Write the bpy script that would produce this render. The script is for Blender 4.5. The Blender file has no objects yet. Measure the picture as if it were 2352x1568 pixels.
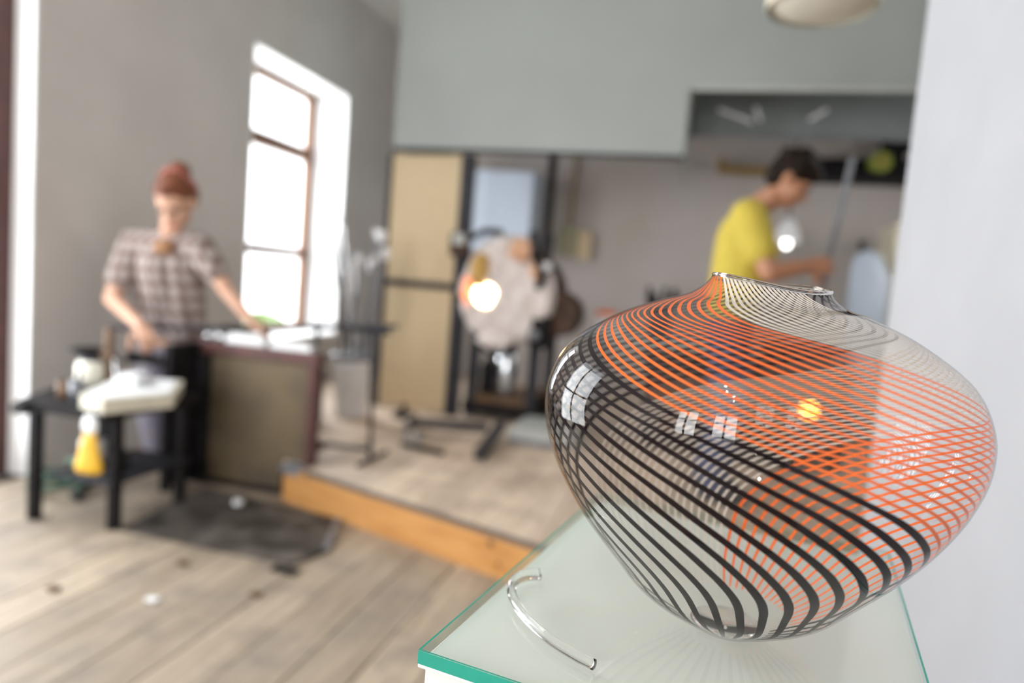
import bpy, bmesh, math, random
import numpy as np
from mathutils import Vector, Matrix
random.seed(4)
SC = bpy.context.scene
COL = SC.collection
R = math.radians
PI = math.pi

# ---------------------------------------------------------------- camera
EYE = 1.12
yaw, pitch, roll = R(14.6), R(4.87), R(4.6)
F = Vector((-math.sin(yaw)*math.cos(pitch), math.cos(yaw)*math.cos(pitch), -math.sin(pitch)))
R0 = Vector((math.cos(yaw), math.sin(yaw), 0))
U0 = R0.cross(F)
RT = R0*math.cos(roll) + U0*math.sin(roll)
UP = -R0*math.sin(roll) + U0*math.cos(roll)
cam = bpy.data.cameras.new('camera')
camo = bpy.data.objects.new('camera', cam)
COL.objects.link(camo)
M = Matrix((RT, UP, -F)).transposed().to_4x4()
M.translation = Vector((0, 0, EYE))
camo.matrix_world = M
cam.sensor_width = 36
cam.lens = 24
cam.clip_start = 0.02
cam.dof.use_dof = True
cam.dof.focus_distance = 0.50
cam.dof.aperture_fstop = 2.3
SC.camera = camo

# ---------------------------------------------------------------- world, light, exposure
SC.view_settings.view_transform = 'Standard'
SC.view_settings.look = 'None'
SC.view_settings.gamma = 1.0
SC.view_settings.use_curve_mapping = False
SC.view_settings.exposure = 0.32
SC.cycles.max_bounces = 14
SC.cycles.transparent_max_bounces = 64
SC.cycles.transmission_bounces = 12
SC.cycles.sample_clamp_indirect = 6.0
SC.cycles.use_denoising = True
w = bpy.data.worlds.new('overcast_sky')
SC.world = w
w.use_nodes = True
wn = w.node_tree
bg = wn.nodes['Background']
bg.inputs[0].default_value = (0.93, 0.97, 1.0, 1)
bg.inputs[1].default_value = 3.4


def area(name, loc, rot, sx, sy, power, color=(1, 1, 1)):
    l = bpy.data.lights.new(name, 'AREA')
    l.shape = 'RECTANGLE'
    l.size, l.size_y = sx, sy
    l.energy = power
    l.color = color
    o = bpy.data.objects.new(name, l)
    o.location = loc
    o.rotation_euler = rot
    COL.objects.link(o)
    return o


# daylight coming in through the openings, plus an added fill from the right (area lamps stand just outside the glass)
area('daylight_window', (-3.75, 4.8, 1.75), (0, -PI/2+.3, 0), 2.6, 2.0, 120, (0.95, 0.98, 1))
area('daylight_door', (-3.62, 1.7, 1.3), (0, -PI/2, 0), 2.6, 1.8, 95, (0.93, 0.97, 1))
area('daylight_rear', (-0.85, -2.9, 1.9), (-PI/2, 0, PI), 0.8, 1.5, 45, (1, 0.99, 0.97))
area('daylight_rear', (-2.2, -2.9, 1.8), (-PI/2, 0, PI), 1.0, 1.9, 80, (1, 0.99, 0.97))
area('side_fill', (2.95, 4.6, 2.2), (0, PI/2, 0), 0.8, 1.2, 14, (1, 0.98, 0.95))  # added fill lamp, lifts the platform from the far right
# four small ceiling spots over the display corner
for i_, (sx_, sy_) in enumerate(((-.55, -.9), (-.60, -1.3), (-.52, -1.7), (-.58, -2.1))):
    l_ = bpy.data.lights.new('ceiling_spot', 'POINT')
    l_.energy = 7
    l_.color = (1, .95, .85)
    l_.shadow_soft_size = .03
    o_ = bpy.data.objects.new('ceiling_spot', l_)
    o_.location = (sx_, sy_, 3.25)
    COL.objects.link(o_)


# ---------------------------------------------------------------- materials
def mat(name, color, rough=0.6, metal=0.0, noise=0.0, scale=12.0, bump=0.0, stretch=(1, 1, 1), color2=None,
        spec=0.5, emit=None, estr=0.0, coords='Object', detail=4.0, ramp=(0.35, 0.7)):
    m = bpy.data.materials.new(name)
    m.use_nodes = True
    nt = m.node_tree
    b = nt.nodes['Principled BSDF']
    b.inputs['Roughness'].default_value = rough
    b.inputs['Metallic'].default_value = metal
    b.inputs['Specular IOR Level'].default_value = spec
    b.inputs['Base Color'].default_value = (*color, 1)
    if emit:
        b.inputs['Emission Color'].default_value = (*emit, 1)
        b.inputs['Emission Strength'].default_value = estr
    tc = nt.nodes.new('ShaderNodeTexCoord')
    mp = nt.nodes.new('ShaderNodeMapping')
    mp.inputs['Scale'].default_value = stretch
    nt.links.new(tc.outputs[coords], mp.inputs[0])
    nz = nt.nodes.new('ShaderNodeTexNoise')
    nz.inputs['Scale'].default_value = scale
    nz.inputs['Detail'].default_value = detail
    nt.links.new(mp.outputs[0], nz.inputs['Vector'])
    if color2 is None and noise > 0:
        color2 = tuple(max(0, c*(1-noise)) for c in color)
    if color2 is not None:
        r = nt.nodes.new('ShaderNodeValToRGB')
        r.color_ramp.elements[0].position = ramp[0]
        r.color_ramp.elements[1].position = ramp[1]
        r.color_ramp.elements[0].color = (*color2, 1)
        r.color_ramp.elements[1].color = (*color, 1)
        nt.links.new(nz.outputs[0], r.inputs[0])
        nt.links.new(r.outputs[0], b.inputs['Base Color'])
    if bump > 0:
        bp = nt.nodes.new('ShaderNodeBump')
        bp.inputs['Strength'].default_value = bump
        bp.inputs['Distance'].default_value = 0.01
        nt.links.new(nz.outputs[0], bp.inputs['Height'])
        nt.links.new(bp.outputs[0], b.inputs['Normal'])
    return m


def wood_plank_mat(name, c1, c2, c3, rough=0.55, dirt=None):
    """boards: grain along Y, every object its own tone, worn dirty patches"""
    m = bpy.data.materials.new(name)
    m.use_nodes = True
    nt = m.node_tree
    N, L = nt.nodes, nt.links
    b = N['Principled BSDF']
    b.inputs['Roughness'].default_value = rough
    tc = N.new('ShaderNodeTexCoord')
    geo = N.new('ShaderNodeNewGeometry')
    info = N.new('ShaderNodeObjectInfo')
    mp = N.new('ShaderNodeMapping')
    mp.inputs['Scale'].default_value = (14, 0.9, 14)
    L.new(geo.outputs['Position'], mp.inputs[0])
    n1 = N.new('ShaderNodeTexNoise')
    n1.inputs['Scale'].default_value = 3
    n1.inputs['Detail'].default_value = 6
    L.new(mp.outputs[0], n1.inputs['Vector'])
    r = N.new('ShaderNodeValToRGB')
    r.color_ramp.elements[0].position = 0.3
    r.color_ramp.elements[1].position = 0.7
    r.color_ramp.elements[0].color = (*c2, 1)
    r.color_ramp.elements[1].color = (*c1, 1)
    L.new(n1.outputs[0], r.inputs[0])
    hsv = N.new('ShaderNodeHueSaturation')
    mr = N.new('ShaderNodeMapRange')
    mr.inputs['To Min'].default_value = 0.78
    mr.inputs['To Max'].default_value = 1.14
    L.new(info.outputs['Random'], mr.inputs['Value'])
    L.new(mr.outputs[0], hsv.inputs['Value'])
    L.new(r.outputs[0], hsv.inputs['Color'])
    n2 = N.new('ShaderNodeTexNoise')
    n2.inputs['Scale'].default_value = 5.0
    n2.inputs['Detail'].default_value = 8
    n2.inputs['Roughness'].default_value = 0.65
    L.new(geo.outputs['Position'], n2.inputs['Vector'])
    r2 = N.new('ShaderNodeValToRGB')
    r2.color_ramp.elements[0].position = 0.30
    r2.color_ramp.elements[1].position = 0.52
    r2.color_ramp.elements[0].color = (1, 1, 1, 1)
    r2.color_ramp.elements[1].color = (0, 0, 0, 1)
    L.new(n2.outputs[0], r2.inputs[0])
    mx = N.new('ShaderNodeMixRGB')
    mx.inputs[2].default_value = (*c3, 1)
    L.new(r2.outputs[0], mx.inputs[0])
    L.new(hsv.outputs[0], mx.inputs[1])
    out = mx.outputs[0]
    if dirt:
        # trodden-in soot around the work places: (x, y, radius, strength)
        for (dx, dy, rx, ry, st) in dirt:
            vm = N.new('ShaderNodeVectorMath')
            vm.operation = 'SUBTRACT'
            vm.inputs[1].default_value = (dx, dy, 0)
            L.new(geo.outputs['Position'], vm.inputs[0])
            vs = N.new('ShaderNodeVectorMath')
            vs.operation = 'MULTIPLY'
            vs.inputs[1].default_value = (1/rx, 1/ry, 0)
            L.new(vm.outputs[0], vs.inputs[0])
            ln = N.new('ShaderNodeVectorMath')
            ln.operation = 'LENGTH'
            L.new(vs.outputs[0], ln.inputs[0])
            ad = N.new('ShaderNodeMath')
            ad.operation = 'ADD'
            L.new(ln.outputs['Value'], ad.inputs[0])
            L.new(n2.outputs[0], ad.inputs[1])
            m2 = N.new('ShaderNodeMapRange')
            m2.inputs['From Min'].default_value = 0.75
            m2.inputs['From Max'].default_value = 1.45
            m2.inputs['To Min'].default_value = st
            m2.inputs['To Max'].default_value = 0
            L.new(ad.outputs[0], m2.inputs['Value'])
            m3 = N.new('ShaderNodeMixRGB')
            m3.inputs[2].default_value = (0.045, 0.035, 0.028, 1)
            L.new(m2.outputs[0], m3.inputs[0])
            L.new(out, m3.inputs[1])
            out = m3.outputs[0]
    L.new(out, b.inputs['Base Color'])
    bp = N.new('ShaderNodeBump')
    bp.inputs['Strength'].default_value = 0.3
    bp.inputs['Distance'].default_value = 0.004
    L.new(n1.outputs[0], bp.inputs['Height'])
    L.new(bp.outputs[0], b.inputs['Normal'])
    return m


def thin_glass(name, tint=(1, 1, 1), ior=1.5, boost=1.0, rough=0.0, haze=0.0):
    m = bpy.data.materials.new(name)
    m.use_nodes = True
    nt = m.node_tree
    N, L = nt.nodes, nt.links
    N.remove(N['Principled BSDF'])
    o = N['Material Output']
    tr = N.new('ShaderNodeBsdfTransparent')
    tr.inputs[0].default_value = (*tint, 1)
    gl = N.new('ShaderNodeBsdfGlossy')
    gl.inputs['Roughness'].default_value = rough
    fr = N.new('ShaderNodeFresnel')
    # same air-to-glass reflectance on both sides of the thin wall
    ge = N.new('ShaderNodeNewGeometry')
    mi = N.new('ShaderNodeMix')
    mi.data_type = 'FLOAT'
    mi.inputs[2].default_value = ior
    mi.inputs[3].default_value = 1/ior
    L.new(ge.outputs['Backfacing'], mi.inputs[0])
    L.new(mi.outputs[0], fr.inputs[0])
    mu = N.new('ShaderNodeMath')
    mu.operation = 'MULTIPLY'
    mu.use_clamp = True
    mu.inputs[1].default_value = boost
    L.new(fr.outputs[0], mu.inputs[0])
    mx = N.new('ShaderNodeMixShader')
    L.new(mu.outputs[0], mx.inputs[0])
    L.new(tr.outputs[0], mx.inputs[1])
    L.new(gl.outputs[0], mx.inputs[2])
    out = mx.outputs[0]
    if haze > 0:
        df = N.new('ShaderNodeBsdfDiffuse')
        df.inputs[0].default_value = (0.8, 0.78, 0.74, 1)
        m2 = N.new('ShaderNodeMixShader')
        m2.inputs[0].default_value = haze
        L.new(out, m2.inputs[1])
        L.new(df.outputs[0], m2.inputs[2])
        out = m2.outputs[0]
    L.new(out, o.inputs[0])
    return m


def solid_glass(name, color=(1, 1, 1), ior=1.45, rough=0.0):
    m = mat(name, color, rough)
    b = m.node_tree.nodes['Principled BSDF']
    b.inputs['Transmission Weight'].default_value = 1
    b.inputs['IOR'].default_value = ior
    return m


MT = dict(
    wall_left=mat('lime_plaster', (0.63, 0.605, 0.58), 0.9, noise=0.08, scale=2.5, bump=0.15),
    wall_back=mat('old_white_wall', (0.50, 0.46, 0.45), 0.9, color2=(0.42, 0.37, 0.33), scale=1.2, bump=0.1),
    wall_right=mat('white_plaster', (0.465, 0.472, 0.505), 0.85, noise=0.05, scale=6, bump=0.25),
    wall_rear=mat('rear_wall_paint', (0.42, 0.41, 0.40), 0.9, noise=0.08, scale=2),
    reveal=mat('white_reveal', (0.9, 0.9, 0.9), 0.8, noise=0.03, scale=4),
    ceiling=mat('ceiling_paint', (0.75, 0.75, 0.73), 0.9, noise=0.05, scale=2),
    hood=mat('grey_hood_paint', (0.36, 0.39, 0.375), 0.5, noise=0.10, scale=1.6, bump=0.05),
    hood2=mat('hood_canopy_grey', (0.20, 0.22, 0.22), 0.5, noise=0.2, scale=3),
    hoodlip=mat('hood_lip', (0.5, 0.52, 0.5), 0.4, noise=0.1, scale=6),
    floorw=wood_plank_mat('floor_boards', (0.52, 0.425, 0.325), (0.32, 0.25, 0.18), (0.24, 0.20, 0.17),
                          dirt=[(-1.85, 2.55, .55, .40, .9), (-2.35, 2.35, .35, .25, .4)]),
    platw=wood_plank_mat('platform_boards', (0.78, 0.64, 0.51), (0.58, 0.45, 0.34), (0.36, 0.27, 0.20)),
    beam=mat('pine_beam', (0.64, 0.33, 0.11), 0.55, color2=(0.48, 0.22, 0.06), scale=4, stretch=(1, 1, 6), bump=0.1),
    nosing=mat('dark_nosing', (0.16, 0.12, 0.10), 0.6, noise=0.3, scale=9),
    gap=mat('subfloor', (0.05, 0.04, 0.03), 0.9, noise=0.2, scale=6),
    steel=mat('black_steel', (0.018, 0.016, 0.017), 0.6, 0.0, noise=0.4, scale=14, spec=0.12),
    steel2=mat('dark_grey_steel', (0.05, 0.05, 0.058), 0.5, 0.15, noise=0.3, scale=10, spec=0.12),
    grey=mat('grey_steel', (0.25, 0.26, 0.29), 0.4, 0.4, noise=0.25, scale=10),
    chrome=mat('bright_steel', (0.75, 0.77, 0.8), 0.22, 0.9, noise=0.15, scale=20),
    chip=mat('chipboard', (0.66, 0.52, 0.33), 0.7, noise=0.10, scale=40, bump=0.05),
    olive=mat('sooty_board', (0.16, 0.115, 0.06), 0.6, color2=(0.075, 0.055, 0.035), scale=3, bump=0.1),
    rust=mat('rusty_iron', (0.12, 0.06, 0.035), 0.8, color2=(0.04, 0.025, 0.02), scale=10, bump=0.3),
    matm=mat('sooty_plate', (0.17, 0.15, 0.13), 0.7, color2=(0.035, 0.027, 0.022), scale=7, bump=0.2, detail=8, ramp=(0.4, 0.75)),
    fibre=mat('ceramic_fibre', (0.86, 0.79, 0.77), 0.95, color2=(0.70, 0.62, 0.59), scale=9, bump=0.6),
    fibre_peach=mat('scorched_fibre', (0.80, 0.50, 0.33), 0.95, color2=(0.66, 0.38, 0.24), scale=9, bump=0.6),
    fibre_yellow=mat('yellowed_fibre', (0.62, 0.40, 0.12), 0.95, color2=(0.5, 0.3, 0.1), scale=9, bump=0.6),
    glow=mat('molten_glow', (1, 0.5, 0.15), 0.6, emit=(1, 0.72, 0.36), estr=16),
    glow2=mat('spot_glow', (1, 0.4, 0.05), 0.6, emit=(1, 0.42, 0.05), estr=6),
    heat=mat('heated_lining', (0.8, 0.3, 0.15), 0.8, emit=(1, 0.25, 0.08), estr=0.9),
    white=mat('white_enamel', (0.9, 0.9, 0.92), 0.35, noise=0.05, scale=8),
    cream=mat('cream_enamel', (0.78, 0.72, 0.55), 0.35, noise=0.05, scale=8),
    cream_in=mat('lamp_inner', (0.85, 0.82, 0.72), 0.5, noise=0.03, scale=8),
    bluew=mat('pale_blue_panel', (0.60, 0.68, 0.80), 0.5, noise=0.05, scale=4),
    board=mat('pale_block', (0.68, 0.64, 0.52), 0.6, noise=0.15, scale=12),
    paper=mat('white_paper', (0.85, 0.86, 0.88), 0.8, noise=0.06, scale=12),
    yellow=mat('yellow_bristles', (0.85, 0.50, 0.03), 0.6, noise=0.2, scale=30, stretch=(1, 1, .1), bump=0.4),
    brown=mat('brown_wood', (0.17, 0.09, 0.04), 0.6, noise=0.4, scale=12),
    ochre=mat('ochre_wood', (0.33, 0.21, 0.05), 0.6, noise=0.3, scale=12),
    green=mat('green_plastic', (0.06, 0.14, 0.10), 0.5, noise=0.3, scale=12),
    lime=mat('lime_tape', (0.30, 0.34, 0.05), 0.6, noise=0.2, scale=12),
    rubber=mat('black_rubber', (0.012, 0.012, 0.013), 0.7, noise=0.2, scale=20, spec=0.12),
    olivebox=mat('olive_box', (0.36, 0.34, 0.22), 0.6, noise=0.1, scale=12),
    skin=mat('skin', (0.62, 0.36, 0.25), 0.5, noise=0.06, scale=30),
    skin2=mat('tanned_skin', (0.50, 0.24, 0.14), 0.5, noise=0.06, scale=30),
    neck_shade=mat('shaded_skin_brown', (0.34, 0.17, 0.08), 0.8, noise=0.3, scale=20),  # brown tone of neckline skin in shadow
    lips=mat('lips', (0.50, 0.17, 0.15), 0.5, noise=0.05, scale=30),
    eye=mat('eye_dark', (0.05, 0.03, 0.02), 0.3, noise=0.05, scale=30),
    auburn=mat('auburn_hair', (0.22, 0.06, 0.022), 0.5, noise=0.5, scale=60, stretch=(1, 1, .2), bump=0.4),
    darkhair=mat('dark_brown_hair', (0.022, 0.013, 0.009), 0.5, noise=0.5, scale=60, bump=0.4, spec=0.12),
    pink=mat('pink_hairband', (0.40, 0.12, 0.10), 0.7, noise=0.1, scale=20),
    shirt_y=mat('mustard_shirt', (0.60, 0.47, 0.07), 0.85, noise=0.10, scale=6, bump=0.2),
    jeans=mat('blue_jeans', (0.07, 0.085, 0.16), 0.9, noise=0.4, scale=18, bump=0.2),
    lilac=mat('lilac_trousers', (0.33, 0.31, 0.38), 0.9, noise=0.2, scale=9, bump=0.2),
    shoe=mat('dark_shoe', (0.03, 0.03, 0.032), 0.6, noise=0.2, scale=18),
    frame=mat('brown_window_wood', (0.20, 0.085, 0.035), 0.5, noise=0.3, scale=12, stretch=(1, 1, .2)),
    darkframe=mat('dark_door_wood', (0.10, 0.035, 0.03), 0.5, noise=0.3, scale=12),
    plinth=mat('plinth_paint', (0.84, 0.86, 0.81), 0.45, noise=0.03, scale=10),
    glass_edge=mat('green_glass_edge', (0.02, 0.36, 0.27), 0.15, noise=0.15, scale=18),
    black_cane=mat('black_cane', (0.010, 0.005, 0.007), 0.7, noise=0.1, scale=30, spec=0.05),
    orange_cane=mat('orange_cane', (0.92, 0.20, 0.04), 0.7, color2=(0.85, 0.15, 0.03), scale=14, spec=0.05),
    white_cane=mat('white_cane', (0.72, 0.66, 0.58), 0.7, noise=0.05, scale=30),
    ground=mat('pale_paving', (0.6, 0.6, 0.57), 0.9, noise=0.1, scale=2),
    leaf=mat('leafy_green', (0.16, 0.28, 0.07), 0.8, noise=0.4, scale=10, bump=0.6),
    bulb=mat('lit_bulb', (1, 1, 1), 0.5, emit=(1, 0.98, 0.94), estr=5),
    pane=thin_glass('window_glass', (1, 1, 1), 1.45),
    vase=thin_glass('blown_glass', (0.965, 0.955, 0.945), 1.40, 1.0, 0.0, 0.0),
    plate=thin_glass('glass_plate', (0.97, 0.99, 0.98), 1.5, 1.0),
    edge_thin=thin_glass('plate_side_glass', (0.80, 0.93, 0.89), 1.5, 1.0),
    rod=solid_glass('clear_rod_glass', (1, 1, 1), 1.47),
    foot=solid_glass('thick_glass_foot', (0.97, 0.96, 0.96), 1.45),
)

# camouflage-like checked cotton of the woman's shirt
def check_mat():
    m = mat('checked_cotton', (0.5, 0.42, 0.40), 0.9)
    nt = m.node_tree
    N, L = nt.nodes, nt.links
    b = N['Principled BSDF']
    tc = N.new('ShaderNodeTexCoord')
    w1 = N.new('ShaderNodeTexWave'); w1.bands_direction = 'X'; w1.inputs['Scale'].default_value = 5.5
    w1.inputs['Distortion'].default_value = 1.5
    w2 = N.new('ShaderNodeTexWave'); w2.bands_direction = 'Z'; w2.inputs['Scale'].default_value = 4.5
    w2.inputs['Distortion'].default_value = 1.5
    for x in (w1, w2):
        L.new(tc.outputs['Object'], x.inputs['Vector'])
    mm = N.new('ShaderNodeMath'); mm.operation = 'MULTIPLY'
    L.new(w1.outputs[1], mm.inputs[0]); L.new(w2.outputs[1], mm.inputs[1])
    r = N.new('ShaderNodeValToRGB')
    r.color_ramp.elements[0].color = (0.19, 0.135, 0.12, 1)
    r.color_ramp.elements[1].color = (0.46, 0.40, 0.385, 1)
    r.color_ramp.elements[0].position = 0.05
    r.color_ramp.elements[1].position = 0.6
    L.new(mm.outputs[0], r.inputs[0])
    L.new(r.outputs[0], b.inputs['Base Color'])
    return m
MT['check'] = check_mat()


# ---------------------------------------------------------------- geometry helpers
def obj(name, bm, m, parent=None, smooth=False):
    me = bpy.data.meshes.new(name)
    bmesh.ops.recalc_face_normals(bm, faces=bm.faces[:])
    bm.to_mesh(me)
    bm.free()
    o = bpy.data.objects.new(name, me)
    COL.objects.link(o)
    me.materials.append(MT[m] if isinstance(m, str) else m)
    if smooth:
        for p in me.polygons:
            p.use_smooth = True
    if parent is not None:
        o.parent = parent
        o.matrix_parent_inverse = parent_inv(parent)
    return o


def parent_inv(p):
    # every mesh is written in world coordinates; the parent's own place is undone here
    mat_ = Matrix.Identity(4)
    q = p
    chain = []
    while q is not None:
        chain.append(q)
        q = q.parent
    mw = Matrix.Identity(4)
    for c in reversed(chain):
        mw = mw @ (c.matrix_parent_inverse if c.parent else Matrix.Identity(4)) @ c.matrix_basis
    return mw.inverted()


def thing(name, label, cat, loc=(0, 0, 0), group=None):
    o = bpy.data.objects.new(name, None)
    o.empty_display_size = 0.1
    COL.objects.link(o)
    o.location = loc
    o['label'] = label
    o['category'] = cat
    if group:
        o['group'] = group
    return o


def tag(o, label, cat, group=None):
    o['label'] = label
    o['category'] = cat
    if group:
        o['group'] = group
    return o


def struct(name, bm, m, label=None, parent=None):
    o = obj(name, bm, m, parent)
    if parent is None:
        o['kind'] = 'structure'
    if label:
        o['label'] = label
    return o


def box(bm, x0, x1, y0, y1, z0, z1, bev=0.0, mtx=None):
    tmp = bmesh.new()
    bmesh.ops.create_cube(tmp, size=1)
    for v in tmp.verts:
        v.co = Vector(((x0+x1)/2+v.co.x*(x1-x0), (y0+y1)/2+v.co.y*(y1-y0), (z0+z1)/2+v.co.z*(z1-z0)))
    if bev > 0:
        bmesh.ops.bevel(tmp, geom=tmp.edges[:], offset=bev, segments=2, affect='EDGES', profile=0.5)
    merge(bm, tmp, mtx)
    return bm


def merge(bm, tmp, mtx=None):
    if mtx is not None:
        bmesh.ops.transform(tmp, matrix=mtx, verts=tmp.verts[:])
    vm = {}
    for v in tmp.verts:
        vm[v] = bm.verts.new(v.co)
    for f in tmp.faces:
        try:
            bm.faces.new([vm[v] for v in f.verts])
        except ValueError:
            pass
    tmp.free()


def bx(*a, **k):
    return box(bmesh.new(), *a, **k)


def tube(bm, pts, rad, seg=12, cap=True):
    pts = [Vector(p) for p in pts]
    rad = rad if isinstance(rad, (list, tuple)) else [rad]*len(pts)
    rings = []
    t0 = (pts[1]-pts[0]).normalized()
    n = t0.orthogonal().normalized()
    for i, p in enumerate(pts):
        if i == 0:
            t = pts[1]-pts[0]
        elif i == len(pts)-1:
            t = pts[-1]-pts[-2]
        else:
            t = (pts[i+1]-pts[i]).normalized()+(pts[i]-pts[i-1]).normalized()
        t.normalize()
        n = (n-t*n.dot(t)).normalized()
        b = t.cross(n)
        rings.append([bm.verts.new(p+(n*math.cos(a)+b*math.sin(a))*rad[i]) for a in [2*PI*k/seg for k in range(seg)]])
    for i in range(len(rings)-1):
        for k in range(seg):
            bm.faces.new((rings[i][k], rings[i][(k+1) % seg], rings[i+1][(k+1) % seg], rings[i+1][k]))
    if cap:
        bm.faces.new(rings[0][::-1])
        bm.faces.new(rings[-1])
    return bm


def tb(pts, rad, seg=12):
    return tube(bmesh.new(), pts, rad, seg)


def lathe(prof, cx, cy, seg=32, cap0=False, cap1=False, bm=None, mtx=None):
    b0 = bmesh.new()
    rings = []
    for r, z in prof:
        rings.append([b0.verts.new((cx+r*math.cos(2*PI*k/seg), cy+r*math.sin(2*PI*k/seg), z)) for k in range(seg)])
    for i in range(len(rings)-1):
        for k in range(seg):
            b0.faces.new((rings[i][k], rings[i][(k+1) % seg], rings[i+1][(k+1) % seg], rings[i+1][k]))
    if cap0:
        b0.faces.new(rings[0][::-1])
    if cap1:
        b0.faces.new(rings[-1])
    if bm is None and mtx is None:
        return b0
    bm = bm or bmesh.new()
    merge(bm, b0, mtx)
    return bm


def ell(bm, c, r, rot=None, seg=16, ring=10):
    t = bmesh.new()
    bmesh.ops.create_uvsphere(t, u_segments=seg, v_segments=ring, radius=1)
    m = Matrix.Translation(Vector(c)) @ (rot.to_4x4() if rot else Matrix.Identity(4)) @ Matrix.Diagonal((*r, 1))
    merge(bm, t, m)


def capsule(bm, p0, r0, p1, r1, flat=1.0, seg=14):
    """tapered limb with round ends"""
    p0, p1 = Vector(p0), Vector(p1)
    d = (p1-p0)
    L = d.length
    d.normalize()
    pts, rad = [], []
    for a in (88, 60, 30):
        pts.append(p0-d*r0*math.sin(R(a))); rad.append(max(1e-3, r0*math.cos(R(a))))
    pts.append(p0); rad.append(r0)
    pts.append((p0+p1)/2); rad.append((r0+r1)/2*1.02)
    pts.append(p1); rad.append(r1)
    for a in (30, 60, 88):
        pts.append(p1+d*r1*math.sin(R(a))); rad.append(max(1e-3, r1*math.cos(R(a))))
    tube(bm, pts, rad, seg)


def blob(name, bm, m, parent=None, voxel=0.008, smooth=3):
    """melt overlapping volumes into ONE continuous surface"""
    o = obj(name, bm, m, parent)
    md = o.modifiers.new('r', 'REMESH')
    md.mode = 'VOXEL'
    md.voxel_size = voxel
    ms = o.modifiers.new('s', 'SMOOTH')
    ms.factor = 0.5
    ms.iterations = smooth
    dg = bpy.context.evaluated_depsgraph_get()
    me = bpy.data.meshes.new_from_object(o.evaluated_get(dg))
    o.modifiers.clear()
    old = o.data
    o.data = me
    bpy.data.meshes.remove(old)
    me.name = name
    for p in me.polygons:
        p.use_smooth = True
    return o


def rotz(a, about=(0, 0, 0)):
    T = Matrix.Translation(Vector(about))
    return T @ Matrix.Rotation(a, 4, 'Z') @ T.inverted()


# ================================================================ SETTING
XL, XR, YB, YR, ZC = -3.04, 2.7, 6.5, -2.6, 3.45

# floor: dark subfloor with boards running into the room
floor = struct('floor', bx(XL-.6, XR+.3, YR-.4, YB+.3, -0.12, -0.022), 'gap', 'worn pale wooden plank floor')
px0, k = XL, 0
pw = 0.172
protos = {}
while px0 < XR:
    x1 = min(px0+pw, XR)
    joints = [YR, YR+random.uniform(1.0, 2.6)]
    while joints[-1] < 4.6:
        joints.append(joints[-1]+random.uniform(2.0, 3.4))
    for a, b in zip(joints[:-1], joints[1:]):
        b = min(b, 4.7)
        if b-a < .1:
            continue
        dz = random.uniform(-.0015, .0015)
        o = struct('plank', bx(px0+.0022, x1-.0022, a+.001, b-.001, -0.022, dz, bev=.002), 'floorw', parent=floor)
    px0 += pw

# left wall with window and doorway openings
WY0, WY1, WZ0, WZ1 = 4.14, 5.44, 0.55, 2.61
DY0, DY1, DZ1 = 0.75, 2.56, 2.75
TW = 0.42
b = bmesh.new()
for (a, c, z0, z1) in ((YR, DY0, 0, ZC), (DY0, DY1, DZ1, ZC), (DY1, WY0, 0, ZC), (WY0, WY1, 0, WZ0), (WY0, WY1, WZ1, ZC), (WY1, YB, 0, ZC)):
    box(b, XL-TW, XL, a, c, z0, z1)
struct('wall_left', b, 'wall_left', 'plain grey plastered wall')
# white reveals
b = bmesh.new()
e = .012
box(b, XL-TW, XL+.002, WY1-e, WY1+.001, WZ0, WZ1)
box(b, XL-TW, XL+.002, WY0-.001, WY0+e, WZ0, WZ1)
box(b, XL-TW, XL+.002, WY0, WY1, WZ1-e, WZ1+.001)
struct('trim_1', b, 'reveal', 'white painted window reveal')
b = bmesh.new()
box(b, XL-TW, XL+.03, WY0-.0, WY1+.0, WZ0-.03, WZ0+.012, bev=.006)
struct('trim_2', b, 'reveal', 'white window sill')
b = bmesh.new()
box(b, XL-TW, XL+.002, DY1-e, DY1+.001, 0, DZ1)
box(b, XL-TW, XL+.002, DY0-.001, DY0+e, 0, DZ1)
box(b, XL-TW, XL+.002, DY0, DY1, DZ1-e, DZ1)
struct('trim_3', b, 'reveal', 'white painted door reveal')
# window frame, sashes, panes
FX = XL-.30
win = struct('window_1', bx(FX-.06, FX, WY0+e, WY0+.07, WZ0+e, WZ1-e, bev=.004), 'frame', 'brown wooden three-light window')
def wpart(n, m, *a):
    return obj(n, bx(*a, bev=.003 if m != 'pane' else 0), m, win)
wpart('frame_side', 'frame', FX-.06, FX, WY1-.085, WY1-e, WZ0+e, WZ1-e)
wpart('frame_head', 'frame', FX-.06, FX, WY0+.07, WY1-.085, WZ1-.075, WZ1-e)
wpart('frame_foot', 'frame', FX-.06, FX, WY0+.07, WY1-.085, WZ0+e, WZ0+.08)
wpart('transom', 'frame', FX-.06, FX+.005, WY0+.07, WY1-.085, 2.02, 2.13)
wpart('transom', 'frame', FX-.06, FX+.005, WY0+.07, WY1-.085, 1.19, 1.27)
for z0, z1 in ((WZ0+.08, 1.19), (1.27, 2.02), (2.13, WZ1-.075)):
    wpart('pane', 'pane', FX-.035, FX-.03, WY0+.07, WY1-.085, z0, z1)
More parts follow.
